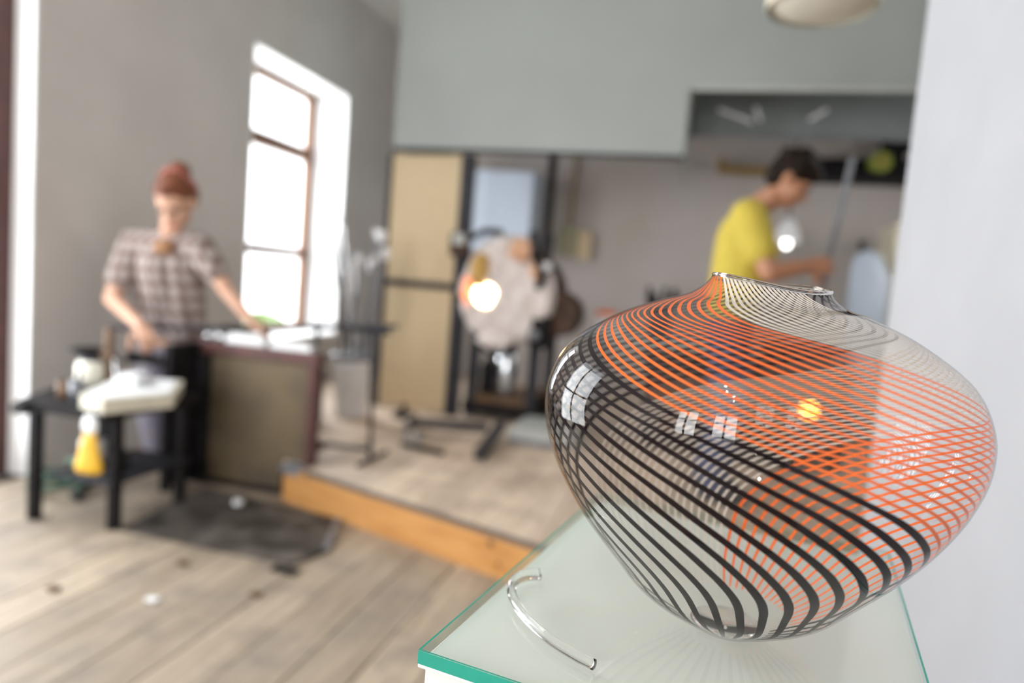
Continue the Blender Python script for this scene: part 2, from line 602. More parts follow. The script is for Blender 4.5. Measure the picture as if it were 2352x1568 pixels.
# door at the frame's far left
DX = XL-.115
door = struct('door_1', bx(DX-.06, DX, DY1-.11, DY1-e, 0.002, DZ1-e, bev=.004), 'darkframe', 'dark brown glazed outer door')
obj('door_head', bx(DX-.06, DX, DY0+e, DY1-.11, DZ1-.12, DZ1-e, bev=.004), 'darkframe', door)
obj('door_post', bx(DX-.06, DX, DY0+e, DY0+.1, 0.002, DZ1-.12, bev=.004), 'darkframe', door)
obj('glazing_bar', bx(DX-.05, DX-.01, 1.60, 1.68, .18, DZ1-.12, bev=.004), 'darkframe', door)
obj('glazing_bar', bx(DX-.05, DX-.01, DY0+.1, 1.60, 1.28, 1.36, bev=.004), 'darkframe', door)
obj('glazing_bar', bx(DX-.05, DX-.01, 1.68, DY1-.11, 1.28, 1.36, bev=.004), 'darkframe', door)
obj('door_rail', bx(DX-.055, DX-.005, DY0+.1, DY1-.11, 0.002, .18, bev=.004), 'darkframe', door)
obj('pane', bx(DX-.035, DX-.03, DY0+.1, DY1-.11, .18, DZ1-.12), 'pane', door)

# back, right and rear walls, ceiling
struct('wall_back', bx(XL-TW, XR+.3, YB, YB+.2, 0, ZC), 'wall_back', 'stained off-white back wall')
b = bmesh.new()
for (a, c, z0, z1) in ((YR, 4.0, 0, ZC), (4.0, 5.2, 0, 1.8), (4.0, 5.2, 2.6, ZC), (5.2, YB, 0, ZC)):
    box(b, XR, XR+.25, a, c, z0, z1)
struct('wall_far_right', b, 'wall_back', 'far right wall of the workshop')
b = bmesh.new()
xs = [XL-TW, -2.7, -1.7, -1.25, -.45, XR+.25]
for i in range(5):
    if i % 2 == 0:
        box(b, xs[i], xs[i+1], YR-.25, YR, 0, ZC)
    else:
        box(b, xs[i], xs[i+1], YR-.25, YR, 0, .85)
        box(b, xs[i], xs[i+1], YR-.25, YR, 2.75, ZC)
struct('wall_rear', b, 'wall_rear', 'white rear wall with windows behind the viewer')
for n, (x0, x1) in enumerate(((-2.7, -1.7), (-1.25, -.45))):
    b = bmesh.new()
    box(b, x0, x0+.06, YR-.16, YR-.1, .85, 2.75)
    box(b, x1-.06, x1, YR-.16, YR-.1, .85, 2.75)
    box(b, x0, x1, YR-.16, YR-.1, .85, .92)
    box(b, x0, x1, YR-.16, YR-.1, 2.68, 2.75)
    box(b, x0, x1, YR-.16, YR-.1, 2.1, 2.15)
    box(b, (x0+x1)/2-.025, (x0+x1)/2+.025, YR-.16, YR-.1, .85, 2.75)
    struct('window_%d' % (n+2), b, 'frame', 'brown framed rear window')
struct('ceiling', bx(XL-TW, XR+.3, YR-.25, YB+.2, ZC, ZC+.1), 'ceiling', 'pale plastered ceiling')
# near white partition on the right
RX, RY = 0.455, 1.83
b = bmesh.new()
box(b, RX, RX+.16, -1.2, RY, 0.0, ZC, bev=.006)
struct('wall_right', b, 'wall_right', 'smooth white plastered partition wall beside the display plinth')

# outside
struct('ground', bx(-14, XL-TW, -6, 14, -.6, -.5), 'ground', 'pale ground outside')
b = bmesh.new()
for i in range(34):
    y = random.uniform(3.5, 13)
    ell(b, (-9.5+random.uniform(-.6, .6), y, -.45+random.uniform(0, .3)), (.6, .6, random.uniform(.3, .5)), seg=8, ring=6)
hd = obj('hedge', b, 'leaf')
hd['kind'] = 'stuff'
hd['label'] = 'low green hedge outside the window'
hd['category'] = 'hedge'

# raised platform
PZ = .165
A = Vector((-1.826, 2.862)); dr = Vector((math.cos(R(-18.2)), math.sin(R(-18.2))))
def front_y(x):
    return A.y+(x-A.x)*dr.y/dr.x
def poly_slab(bm, pts, z0, z1):
    lo = [bm.verts.new((p[0], p[1], z0)) for p in pts]
    hi = [bm.verts.new((p[0], p[1], z1)) for p in pts]
    bm.faces.new(hi); bm.faces.new(lo[::-1])
    n = len(pts)
    for i in range(n):
        bm.faces.new((lo[i], lo[(i+1) % n], hi[(i+1) % n], hi[i]))
    return bm
def left_y(x):   # left rear edge of the platform, running back to the wall
    return A.y+.02+(A.x-x)*0.62
base_pts = [(A.x+.02, A.y+.03), (2.6, front_y(2.6)+.03), (2.6, YB-.02), (XL+.02, YB-.02), (XL+.02, left_y(XL)+.03)]
plat = struct('platform', poly_slab(bmesh.new(), base_pts, 0.0, PZ-.024), 'gap', 'low raised wooden work platform')
x = XL+.02
pwp = .142
while x < 2.58:
    x1 = min(x+pwp, 2.6)
    a, c = x+.0018, x1-.0018
    ya = front_y(a) if a > A.x else left_y(a)
    yc = front_y(c) if c > A.x else left_y(c)
    ys = random.uniform(4.2, 5.4)
    struct('plank', poly_slab(bmesh.new(), [(a, ya), (c, yc), (c, ys), (a, ys)], PZ-.024, PZ+random.uniform(-.001, .001)), 'platw', parent=plat)
    struct('plank', poly_slab(bmesh.new(), [(a, ys+.003), (c, ys+.003), (c, YB-.02), (a, YB-.02)], PZ-.024, PZ+random.uniform(-.001, .001)), 'platw', parent=plat)
    x += pwp
# pine front beam with rounded end, dark worn nosing, knots
nrm = Vector((dr.y, -dr.x))
L_ = 4.6
pts = []
Bv = A+nrm*.0
for s in range(7):
    a = PI/2*s/6
    pts.append(Vector((.05-.05*math.sin(a), 0)) + Vector((0, -.0)) if False else Vector((.045*(1-math.sin(a)), .045*(1-math.cos(a)))))
loc = [(L_, 0), ] + [(p.x, p.y) for p in reversed(pts)][::-1] + [(0, .10), (L_, .10)]
loc2 = [(.045, 0)] + [(.045*(1-math.sin(PI/2*s/6)), .045*(1-math.cos(PI/2*s/6))) for s in range(1, 7)] + [(0, .11), (L_, .11), (L_, 0)]
world = [(A.x+dr.x*u-nrm.x*v+nrm.x*.03, A.y+dr.y*u-nrm.y*v+nrm.y*.03) for u, v in loc2]
struct('front_beam', poly_slab(bmesh.new(), world, 0.0, PZ-.002), 'beam', parent=plat)
world = [(A.x+dr.x*u-nrm.x*v+nrm.x*.032, A.y+dr.y*u-nrm.y*v+nrm.y*.032) for u, v in ((.17, 0), (L_, 0), (L_, .028), (.17, .028))]
struct('nosing', poly_slab(bmesh.new(), world, PZ-.012, PZ+.004), 'nosing', parent=plat)
for (u, z, r_) in ((1.28, .055, .011), (1.24, .125, .016), (.2, .15, .01)):
    p = A+dr*u+nrm*.03
    t = bmesh.new()
    bmesh.ops.create_cone(t, cap_ends=True, segments=10, radius1=r_, radius2=r_*.8, depth=.004)
    mt = Matrix.Translation((p.x, p.y, z)) @ Matrix.Rotation(R(-18.2), 4, 'Z') @ Matrix.Rotation(PI/2, 4, 'X')
    bmesh.ops.transform(t, matrix=mt, verts=t.verts[:])
    struct('knot', t, 'brown', parent=plat)
# greenish steel corner plate
b = bmesh.new()
box(b, -.005, .13, -.012, .07, PZ-.035, PZ+.004, bev=.003, mtx=Matrix.Translation((A.x, A.y-.02, 0)) @ Matrix.Rotation(R(-18.2), 4, 'Z'))
struct('corner_plate', b, 'grey', parent=plat)

# ================================================================ EXTRACTION HOOD
hood = thing('extraction_hood', 'large grey sheet metal extraction hood hanging from ceiling above furnace', 'hood', (-1.1, 4.4, 1.97))
b = bmesh.new()
HY = 4.40
def quadbox(x0, x1, z0, z1):
    box(b, x0, x1, HY, HY+.02, z0, z1)
quadbox(-2.085, -.155, 1.985, 2.385)
quadbox(-2.085, 2.69, 2.385, ZC-.003)
obj('front_sheet', b, 'hood', hood)
obj('side_sheet', bx(-2.10, -2.085, HY, 5.5, 1.985, ZC-.003), 'hood', hood)
obj('cheek_sheet', bx(-.17, -.155, HY+.02, 5.5, 1.985, 2.4), 'hood', hood)
obj('bottom_lip', bx(-2.11, -.15, HY-.012, HY+.035, 1.965, 1.985, bev=.004), 'steel2', hood)
obj('upper_lip', bx(-.13, 2.6, HY-.015, HY, 2.372, 2.40, bev=.004), 'hoodlip', hood)
hood2 = thing('inner_canopy', 'dark grey steel canopy panel hanging behind the big hood above the man', 'hood', (.5, 5.0, 2.24))
obj('front_panel', bx(-.15, 2.5, 5.0, 5.02, 2.245, 2.60), 'hood2', hood2)
obj('lower_lip', bx(-.15, 2.5, 4.985, 5.03, 2.235, 2.25, bev=.003), 'grey', hood2)
for (x0, z0, x1, z1) in ((.03, 2.42, .26, 2.34), (.27, 2.44, .31, 2.35), (.62, 2.36, .72, 2.43)):
    obj('scrap_of_tape', tb([(x0, 4.994, z0), (x1, 4.994, z1)], .012, 6), 'white', hood2)
for x in (-.1, 2.3):
    obj('hanger', tb([(x, 5.01, 2.6), (x, 5.01, ZC)], .01, 8), 'grey', hood2)

# ================================================================ TALL CHIPBOARD PANEL CABINET under the hood
tp = thing('kiln_screen', 'tall beige chipboard screen with dark steel frame under hood left of furnace', 'screen', (-1.88, 4.6, PZ))
mz = rotz(R(-4), (-1.88, 4.5, 0))
def part(par, n, m, *a, bev=.003, mtx=None):
    b_ = bmesh.new()
    box(b_, *a, bev=bev, mtx=mtx)
    return obj(n, b_, m, par)
part(tp, 'chipboard_panel', 'chip', -2.13, -1.61, 4.47, 4.50, 1.085, 1.955, mtx=mz)
part(tp, 'chipboard_panel', 'chip', -2.13, -1.61, 4.47, 4.50, PZ+.012, 1.035, mtx=mz)
part(tp, 'frame_rail', 'steel2', -2.15, -1.58, 4.46, 4.53, 1.036, 1.084, mtx=mz)
part(tp, 'frame_post', 'steel2', -2.165, -2.131, 4.465, 4.53, PZ, 1.96, mtx=mz)
part(tp, 'frame_post', 'steel2', -1.609, -1.52, 4.465, 4.53, PZ, 1.96, mtx=mz)

# ================================================================ GLASS FURNACE
FC = Vector((-1.245, 4.35, 1.055))
fu = thing('glass_furnace', 'round glass furnace with pale ceramic fibre face and glowing hole', 'furnace', (-1.24, 4.6, PZ))
# drum body behind
def ydisc(r0, r1, y0, y1, c, seg=28, ry=1.0):
    t = bmesh.new()
    bmesh.ops.create_cone(t, cap_ends=True, segments=seg, radius1=r0, radius2=r1, depth=1)
    bmesh.ops.transform(t, matrix=Matrix.Translation((c[0], (y0+y1)/2, c[2])) @ Matrix.Rotation(-PI/2, 4, 'X') @ Matrix.Diagonal((1, ry, (y1-y0), 1)), verts=t.verts[:])
    return t
obj('drum', ydisc(.31, .33, 4.52, 5.08, (-1.25, 0, 1.05)), 'rust', fu)
obj('rim_ring', ydisc(.315, .33, 4.485, 4.52, (-1.25, 0, 1.06), ry=1.1), 'steel', fu)
# lumpy fibre face with a hole
t = bmesh.new()
seg, rings = 64, 14
hc = Vector((-1.372, 1.025))
cols = []
rr = random.Random(2)
amp = [rr.uniform(-.03, .035) for _ in range(16)]
def outline(a):
    u = (a/(2*PI)*16) % 16
    i = int(u); f_ = u-i
    f_ = f_*f_*(3-2*f_)
    am = amp[i]*(1-f_)+amp[(i+1) % 16]*f_
    return (FC.x+(.315+am)*math.cos(a), FC.z+(.365+am)*math.sin(a))
for j in range(rings+1):
    q = j/rings
    ring = []
    for i in range(seg):
        a = 2*PI*i/seg
        ox, oz = outline(a)
        hx, hz = hc.x+.075*math.cos(a), hc.y+.075*math.sin(a)
        x_, z_ = hx*(1-q)+ox*q, hz*(1-q)+oz*q
        bulge = .075*math.sqrt(max(0, 1-q**3)) + .018*math.sin(x_*37+z_*21)*math.sin(z_*43) + (.0 if q > .03 else -.02)
        ring.append(t.verts.new((x_, 4.48-bulge, z_)))
    cols.append(ring)
for j in range(rings):
    for i in range(seg):
        t.faces.new((cols[j][i], cols[j][(i+1) % seg], cols[j+1][(i+1) % seg], cols[j+1][i]))
inner = [t.verts.new((v.co.x, 4.50, v.co.z)) for v in cols[0]]
for i in range(seg):
    t.faces.new((inner[i], inner[(i+1) % seg], cols[0][(i+1) % seg], cols[0][i]))
outer = [t.verts.new((v.co.x, 4.50, v.co.z)) for v in cols[-1]]
for i in range(seg):
    t.faces.new((cols[-1][i], cols[-1][(i+1) % seg], outer[(i+1) % seg], outer[i]))
obj('fibre_face', t, 'fibre', fu, smooth=True)
obj('working_hole', ydisc(.082, .082, 4.425, 4.44, (hc.x, 0, hc.y)), 'glow', fu)
def lump(n, m, x, z, rx, rz, y=4.41, ry=.05):
    t_ = bmesh.new()
    ell(t_, (x, y, z), (rx, ry, rz))
    for v in t_.verts:
        v.co += Vector((math.sin(v.co.z*60), math.sin(v.co.x*50), math.cos(v.co.x*70)))*.007
    return obj(n, t_, m, fu, smooth=True)
lump('scorched_lump', 'fibre_peach', -1.135, 1.345, .09, .085)
lump('scorched_lump', 'fibre_peach', -1.02, 1.22, .05, .07)
lump('yellowed_lump', 'fibre_yellow', -1.41, 1.19, .075, .12)
lump('fibre_lump', 'fibre', -1.26, 1.37, .07, .05)
lump('fibre_lump', 'fibre', -.965, 1.02, .06, .12)
lump('fibre_lump', 'fibre', -1.27, .73, .13, .06)
lump('hot_lump', 'heat', -1.49, 1.045, .03, .10)
obj('bracket', tb([(-1.49, 4.42, 1.40), (-1.40, 4.40, 1.45), (-1.27, 4.40, 1.45)], .022, 8), 'steel', fu)
obj('hinge_box', bx(-1.63, -1.50, 4.37, 4.44, 1.27, 1.43, bev=.01), 'rust', fu)
obj('hinge_cap', bx(-1.60, -1.52, 4.355, 4.37, 1.35, 1.42, bev=.005), 'hoodlip', fu)
obj('side_bracket', tb([(-1.06, 4.38, 1.47), (-1.03, 4.38, 1.30), (-.96, 4.36, 1.17), (-1.0, 4.38, 1.10)], .026, 8), 'steel', fu)
obj('latch', tb([(-.95, 4.42, 1.20), (-.94, 4.42, 1.45)], .014, 8), 'steel2', fu)
t = bmesh.new(); ell(t, (-.945, 4.38, 1.245), (.03, .03, .03)); obj('knob', t, 'white', fu, smooth=True)
t = bmesh.new(); ell(t, (-.99, 4.38, .79), (.035, .03, .035)); obj('gauge', t, 'grey', fu, smooth=True)
obj('burner_drum', ydisc(.15, .16, 4.5, 4.85, (-.90, 0, .93)), 'rust', fu)
obj('motor', bx(-1.05, -.90, 4.42, 4.60, .70, .92, bev=.03), 'steel', fu)
obj('door_rail', tb([(-1.40, 4.42, .70), (-1.30, 4.40, .64), (-1.20, 4.40, .64), (-1.12, 4.42, .70)], .016, 8), 'steel', fu)
for x, y in ((-1.45, 4.55), (-1.02, 4.55), (-1.45, 5.1), (-1.02, 5.1)):
    o = obj('leg', bx(x-.035, x+.035, y-.035, y+.035, PZ, .82, bev=.005), 'steel2', fu)
obj('base_frame', bx(-1.5, -.95, 4.5, 5.15, PZ+.04, PZ+.11, bev=.005), 'steel', fu)
obj('base_tray', bx(-1.45, -1.02, 4.52, 5.12, PZ+.11, PZ+.16, bev=.005), 'brown', fu)
gl = thing('gas_bottle', 'silvery upright gas bottle standing under the furnace between its legs', 'gas bottle', (-1.22, 4.75, PZ+.16), )
obj('body', lathe([(.001, PZ+.16), (.075, PZ+.16), (.082, PZ+.18), (.082, .60), (.06, .64), (.02, .66)], -1.25, 4.72, cap1=True), 'chrome', gl, smooth=True)
obj('valve', tb([(-1.25, 4.72, .655), (-1.25, 4.72, .685)], .015, 8), 'steel2', gl)
gl2 = thing('dark_canister', 'black canister standing under the furnace beside the silvery bottle', 'canister', (-1.38, 4.75, PZ+.16))
obj('body', lathe([(.001, PZ+.16), (.05, PZ+.16), (.055, PZ+.18), (.055, .52), (.03, .55)], -1.375, 4.66, cap1=True), 'steel', gl2, smooth=True)
obj('lid', lathe([(.001, .55), (.032, .55), (.032, .57), (.001, .572)], -1.375, 4.66), 'steel2', gl2)

# black post from hood to furnace and pale cupboard behind
po = thing('steel_post', 'black upright steel post rising behind furnace into the hood', 'post', (-1.17, 4.8, PZ))
obj('shaft', bx(-1.19, -1.135, 5.25, 5.31, PZ, 3.4, bev=.004), 'steel', po)
obj('base_plate', bx(-1.22, -1.10, 5.22, 5.34, PZ, PZ+.01, bev=.002), 'steel2', po)
cp = thing('wall_cupboard', 'pale blue cupboard on back wall seen between screen and post', 'cupboard', (-1.75, 6.3, 1.4))
obj('carcass', bx(-2.25, -1.50, 6.12, 6.49, 1.40, 2.14, bev=.006), 'bluew', cp)
obj('door', bx(-2.24, -1.88, 6.10, 6.12, 1.41, 2.13, bev=.004), 'bluew', cp)
obj('door', bx(-1.875, -1.51, 6.10, 6.12, 1.41, 2.13, bev=.004), 'bluew', cp)

sw = thing('switch_box', 'olive grey switch box on back wall with cable running up', 'switch box', (-1.05, 6.4, 1.5))
obj('housing', bx(-1.30, -1.12, 6.42, 6.5, 1.42, 1.70, bev=.008), 'olivebox', sw)
obj('plate', bx(-1.12, -.99, 6.44, 6.5, 1.40, 1.66, bev=.006), 'chip', sw)
obj('cable', tb([(-1.20, 6.47, 1.70), (-1.20, 6.47, 2.4), (-1.19, 6.47, 3.3)], .012, 8), 'ochre', sw)

# ================================================================ PIPE BUCKET left of the screen
bk = thing('white_bucket', 'white bucket full of steel blowpipes standing by window end of platform', 'bucket', (-2.12, 4.3, PZ))
bxx, byy = -2.10, 4.02
obj('shell', lathe([(.001, PZ), (.085, PZ), (.10, PZ+.02), (.125, .56), (.135, .575), (.13, .58), (.12, .56), (.095, PZ+.03), (.001, PZ+.03)], bxx, byy), 'white', bk, smooth=True)
obj('rim', lathe([(.128, .545), (.142, .55), (.142, .58), (.128, .585)], bxx, byy), 'grey', bk, smooth=True)
rr = random.Random(9)
for i in range(12):
    a = rr.uniform(0, 2*PI)
    s = rr.uniform(.03, .07)
    tx = bxx+.06+rr.uniform(-.24, .16)
    ty = byy+rr.uniform(-.1, .1)
    zt = rr.uniform(1.15, 1.42)
    p0 = Vector((bxx+s*math.cos(a), byy+s*math.sin(a), PZ+.05))
    p1 = Vector((tx, ty, zt))
    # keep the pipes inside the bucket mouth
    m_ = thing('blowpipe', 'steel blowpipe standing in the white bucket beside the screen', 'blowpipe', p0, 'blowpipes standing in the white bucket')
    obj('shaft', tb([p0, p1], .008, 8), ('chrome', 'steel2', 'grey')[i % 3], m_)
    d = (p1-p0).normalized()
    obj('tip', tb([p1-d*.0, p1+d*.05], [.011, .018], 8), ('grey', 'chrome', 'white')[i % 3], m_)
for i, (x, z) in enumerate(((-1.97, 1.35), (-1.94, 1.24), (-2.03, 1.16))):
    g = thing('glass_bulb', ['clear glass blob on tallest rod beside the screen', 'clear glass blob on middle rod beside the screen', 'clear glass blob on lowest rod beside the screen'][i], 'glass rod', (x, 4.05, z))
    t = bmesh.new(); ell(t, (x, 4.05, z), (.032, .032, .045)); obj('blob', t, 'white', g, smooth=True)
    obj('rod', tb([(x, 4.05, z-.03), (bxx+.03, byy+.02*i, PZ+.06)], .006, 8), 'grey', g)
sl = thing('dark_tin', 'black upright slab-shaped tin left of white bucket on platform', 'tin', (-2.17, 3.9, PZ))
obj('body', bx(-2.29, -2.18, 3.72, 3.80, PZ, .50, bev=.01, mtx=Matrix.Rotation(0, 4, 'Z')), 'steel', sl)
obj('cap', bx(-2.26, -2.21, 3.73, 3.79, .50, .52, bev=.005), 'steel2', sl)
# steel rod rest stand on the platform
st = thing('pipe_stand', 'thin black steel stand on platform edge carrying the rod end', 'stand', (-1.7, 3.2, PZ))
def rodp(n, p0, p1, r_=.011, m='steel2', par=None):
    return obj(n, tb([p0, p1], r_, 8), m, par or st)
rodp('leg', (-1.50, 3.11, PZ), (-1.53, 3.11, .83), .012)
rodp('leg', (-1.83, 3.11, PZ), (-1.84, 3.11, .83), .012)
rodp('crossbar', (-1.84, 3.11, .22), (-1.50, 3.11, .225), .012)
rodp('top_rail', (-1.86, 3.11, .83), (-1.44, 3.11, .83), .016)
rodp('foot', (-1.83, 3.0, PZ+.011), (-1.83, 3.3, PZ+.011))
rodp('foot', (-1.50, 2.98, PZ+.011), (-1.50, 3.3, PZ+.011))

# ================================================================ IRON YOKES AND BLOCKS ON THE PLATFORM
ir = thing('roller_yoke', 'dark steel roller yoke lying on platform in front of the furnace', 'steel yoke', (-1.3, 3.9, PZ))
def bar(n, p0, p1, w_, h_, m='steel2', par=ir):
    p0, p1 = Vector(p0), Vector(p1)
    d = p1-p0
    L__ = d.length
    a = math.atan2(d.y, d.x); el = math.atan2(d.z, math.hypot(d.x, d.y))
    b_ = bmesh.new()
    box(b_, 0, L__, -w_/2, w_/2, -h_/2, h_/2, bev=.004, mtx=Matrix.Translation(p0) @ Matrix.Rotation(a, 4, 'Z') @ Matrix.Rotation(-el, 4, 'Y'))
    return obj(n, b_, m, par)
bar('long_bar', (-1.60, 3.85, .225), (-1.13, 3.92, .235), .06, .045)
bar('side_bar', (-1.02, 3.42, .20), (-1.08, 4.05, .24), .06, .05)
bar('side_bar', (-1.47, 3.50, .20), (-1.62, 3.95, .235), .05, .045)
bar('thin_bar', (-1.49, 3.48, .185), (-1.22, 3.42, .18), .03, .02, 'steel')
for (x, y) in ((-1.43, 3.50), (-1.60, 3.86)):
    o = obj('roller', ydisc(.045, .045, y-.04, y+.03, (x, 0, PZ+.052), seg=20), 'chrome', ir, smooth=False)
pb = thing('pale_slab', 'pale grey slab lying on platform right of the steel yoke', 'slab', (-.9, 4.2, PZ))
obj('slab', bx(-1.0, -.62, 3.92, 4.38, PZ, PZ+.09, bev=.01), 'hoodlip', pb)
obj('edge_strip', bx(-1.0, -.62, 3.915, 3.92, PZ, PZ+.03, bev=.001), 'grey', pb)
kn = thing('iron_lump', 'small black iron fitting lying at the foot of chipboard screen', 'iron fitting', (-1.75, 4.2, PZ))
t = bmesh.new(); box(t, -1.86, -1.73, 4.14, 4.22, PZ, PZ+.045, bev=.012)
obj('block', t, 'steel', kn)
obj('peg', tb([(-1.80, 4.18, PZ+.04), (-1.79, 4.18, PZ+.10)], .016, 8), 'steel', kn)

# ================================================================ BACKGROUND right: shelf, tools, tank
sh = thing('wall_shelf', 'black shelf on back wall behind the man with ochre left end', 'shelf', (.8, 6.2, 2.1))
obj('board', bx(.75, 1.72, 6.22, 6.5, 2.19, 2.26, bev=.006), 'steel', sh)
obj('board_end', bx(.09, .75, 6.3, 6.5, 2.24, 2.285, bev=.006), 'ochre', sh)
obj('upstand', bx(.09, .13, 6.3, 6.5, 2.285, 2.36, bev=.006), 'ochre', sh)
obj('back_board', bx(.85, 1.9, 6.42, 6.5, 2.26, 2.40, bev=.006), 'steel', sh)
rl = thing('tape_roll', 'yellow green roll standing on the black wall shelf', 'roll', (1.37, 6.3, 2.26))
obj('roll', ydisc(.085, .085, 6.25, 6.37, (1.36, 0, 2.345)), 'lime', rl)
obj('core', ydisc(.035, .035, 6.245, 6.375, (1.36, 0, 2.345)), 'ochre', rl)
cs = thing('black_case', 'black case on the shelf above the yellow green roll', 'case', (1.5, 6.3, 2.3))
obj('body', bx(1.37, 1.58, 6.28, 6.40, 2.44, 2.62, bev=.02), 'rubber', cs)
obj('handle', tb([(1.43, 6.34, 2.61), (1.44, 6.34, 2.65), (1.51, 6.34, 2.65), (1.52, 6.34, 2.61)], .008, 8), 'steel2', cs)
obj('stand', bx(1.46, 1.54, 6.30, 6.38, 2.26, 2.44, bev=.006), 'rubber', cs)
tank = thing('pale_tank', 'pale blue leaning gas cylinder to the right of the man', 'gas cylinder', (1.2, 5.6, PZ))
obj('body', tube(bmesh.new(), [(1.25, 5.6, PZ+.02), (1.24, 5.6, 1.35), (1.20, 5.61, 1.50), (1.17, 5.61, 1.56)], [.14, .14, .10, .045], 24), 'bluew', tank, smooth=True)
obj('valve', tb([(1.17, 5.61, 1.55), (1.16, 5.61, 1.64)], .025, 10), 'steel2', tank)
cab = thing('cream_locker', 'narrow cream locker standing at right beside the white partition edge', 'locker', (1.6, 5.8, PZ))
obj('body', bx(1.40, 1.95, 5.7, 6.2, PZ, 1.80, bev=.01), 'cream', cab)
ldr = obj('door', bx(1.41, 1.94, 5.685, 5.70, PZ+.05, 1.78, bev=.004), 'cream', cab)
obj('handle', bx(1.50, 1.52, 5.665, 5.685, 1.0, 1.12, bev=.003), 'chrome', ldr)
ov = thing('added_oven', 'added dark oven with orange glowing disc behind the man, darkening the view through the vase', 'oven', (.3, 4.5, PZ))  # invented oven, added to darken what shows through the vase
obj('body', bx(-.25, .92, 4.25, 4.85, PZ+.08, .72, bev=.01), 'steel2', ov)
obj('top_plate', bx(-.28, .95, 4.22, 4.88, .72, .75, bev=.005), 'rust', ov)
obj('door', bx(.40, .90, 4.225, 4.25, PZ+.12, .68, bev=.005), 'rust', ov)
obj('door', bx(-.22, .36, 4.225, 4.25, PZ+.12, .68, bev=.005), 'rust', ov)
obj('port', ydisc(.045, .045, 4.21, 4.225, (.70, 0, .53)), 'glow2', ov)  # emissive disc added for the orange spot in the vase
for x_ in (-.2, .87):
    for y_ in (4.3, 4.8):
        obj('foot', bx(x_-.03, x_+.03, y_-.03, y_+.03, PZ, PZ+.08, bev=.003), 'steel', ov)
dk = thing('dark_crate', 'dark low crate standing behind the man at the back', 'crate', (.9, 5.6, PZ))
obj('body', bx(.55, 1.02, 5.35, 5.8, PZ, .80, bev=.01), 'rust', dk)
obj('lid', bx(.53, 1.04, 5.33, 5.82, .80, .83, bev=.006), 'steel2', dk)
sp = thing('work_lamp', 'small white shaded lamp with lit bulb in front of the man', 'lamp', (.62, 5.9, 1.6))
lz = 1.62
obj('shade', lathe([(.10, lz+.0), (.075, lz+.10), (.03, lz+.18), (.001, lz+.185)], .655, 5.8), 'white', sp, smooth=True)
t = bmesh.new(); ell(t, (.655, 5.8, lz-.015), (.032, .032, .04)); obj('bulb', t, 'bulb', sp, smooth=True)
obj('cord', tb([(.655, 5.8, lz+.18), (.655, 5.8, ZC)], .006, 6), 'steel', sp)
br = thing('bristle_brush', 'dark wire brushes standing in a pot behind the vase', 'brush pot', (-.3, 5.8, PZ))
obj('pot', lathe([(.001, .781), (.08, .781), (.10, 1.05), (.09, 1.05), (.07, .80)], -.24, 5.4), 'steel2', br, smooth=True)
for i in range(9):
    a = i*.7
    obj('brush', tb([(-.24+.03*math.cos(a), 5.4+.03*math.sin(a), .85), (-.24+.12*math.cos(a), 5.4+.08*math.sin(a), 1.14+.04*math.sin(i*2.))], [.012, .02], 6), 'rubber', br)
jar = thing('small_crate', 'small white box with orange lid on bench left of vase', 'box', (-.75, 5.4, .85))
obj('body', bx(-.70, -.50, 5.2, 5.4, .781, .93, bev=.006), 'white', jar)
obj('lid', bx(-.71, -.58, 5.19, 5.41, .93, .965, bev=.006), 'orange_cane', jar)
wb = thing('back_bench', 'grey steel work bench against the back behind the furnace', 'bench', (-.5, 5.5, PZ))
obj('top', bx(-.72, .35, 5.1, 5.7, .74, .78, bev=.005), 'hoodlip', wb)
for x, y in ((-.68, 5.14), (.31, 5.14), (-.68, 5.66), (.31, 5.66)):
    obj('leg', bx(x-.025, x+.025, y-.025, y+.025, PZ, .74, bev=.004), 'grey', wb)

# pendant lamp
pl = thing('pendant_lamp', 'round cream enamel pendant lamp hanging near the ceiling hood', 'lamp', (.3, 2.4, 2.05))
lx, ly, lz = .303, 2.46, 2.09
obj('shade', lathe([(.168, lz-.004), (.172, lz), (.170, lz+.05), (.155, lz+.12), (.12, lz+.18), (.06, lz+.215), (.03, lz+.22)], lx, ly, 48), 'cream', pl, smooth=True)
obj('inner_bowl', lathe([(.001, lz+.19), (.1, lz+.16), (.15, lz+.1), (.165, lz+.004)], lx, ly, 48), 'cream_in', pl, smooth=True)
obj('diffuser', lathe([(.001, lz-.018), (.08, lz-.014), (.14, lz+.0), (.158, lz+.012)], lx, ly, 48), 'cream_in', pl, smooth=True)
obj('cap', lathe([(.03, lz+.22), (.032, lz+.29), (.001, lz+.3)], lx, ly, 24), 'cream', pl, smooth=True)
obj('cord', tb([(lx, ly, lz+.29), (lx, ly, ZC)], .005, 8), 'white', pl)

# ================================================================ LEFT: TABLE, BENCH, MAT
mt_ = thing('floor_plate', 'sooty steel plate lying on floor under the glassblower bench', 'floor plate', (-1.8, 2.6, 0))
mm_ = Matrix.Identity(4)
b = poly_slab(bmesh.new(), [(-2.14, 2.20), (-1.36, 2.20), (-1.30, 2.36), (-1.43, 2.70), (-2.20, 2.78)], .002, .012)
obj('plate', b, 'matm', mt_)
for p0, p1 in (((-1.31, 2.37), (-1.435, 2.70)),):
    bar('edge_strip', (*p0, .014), (*p1, .014), .03, .008, 'grey', mt_)

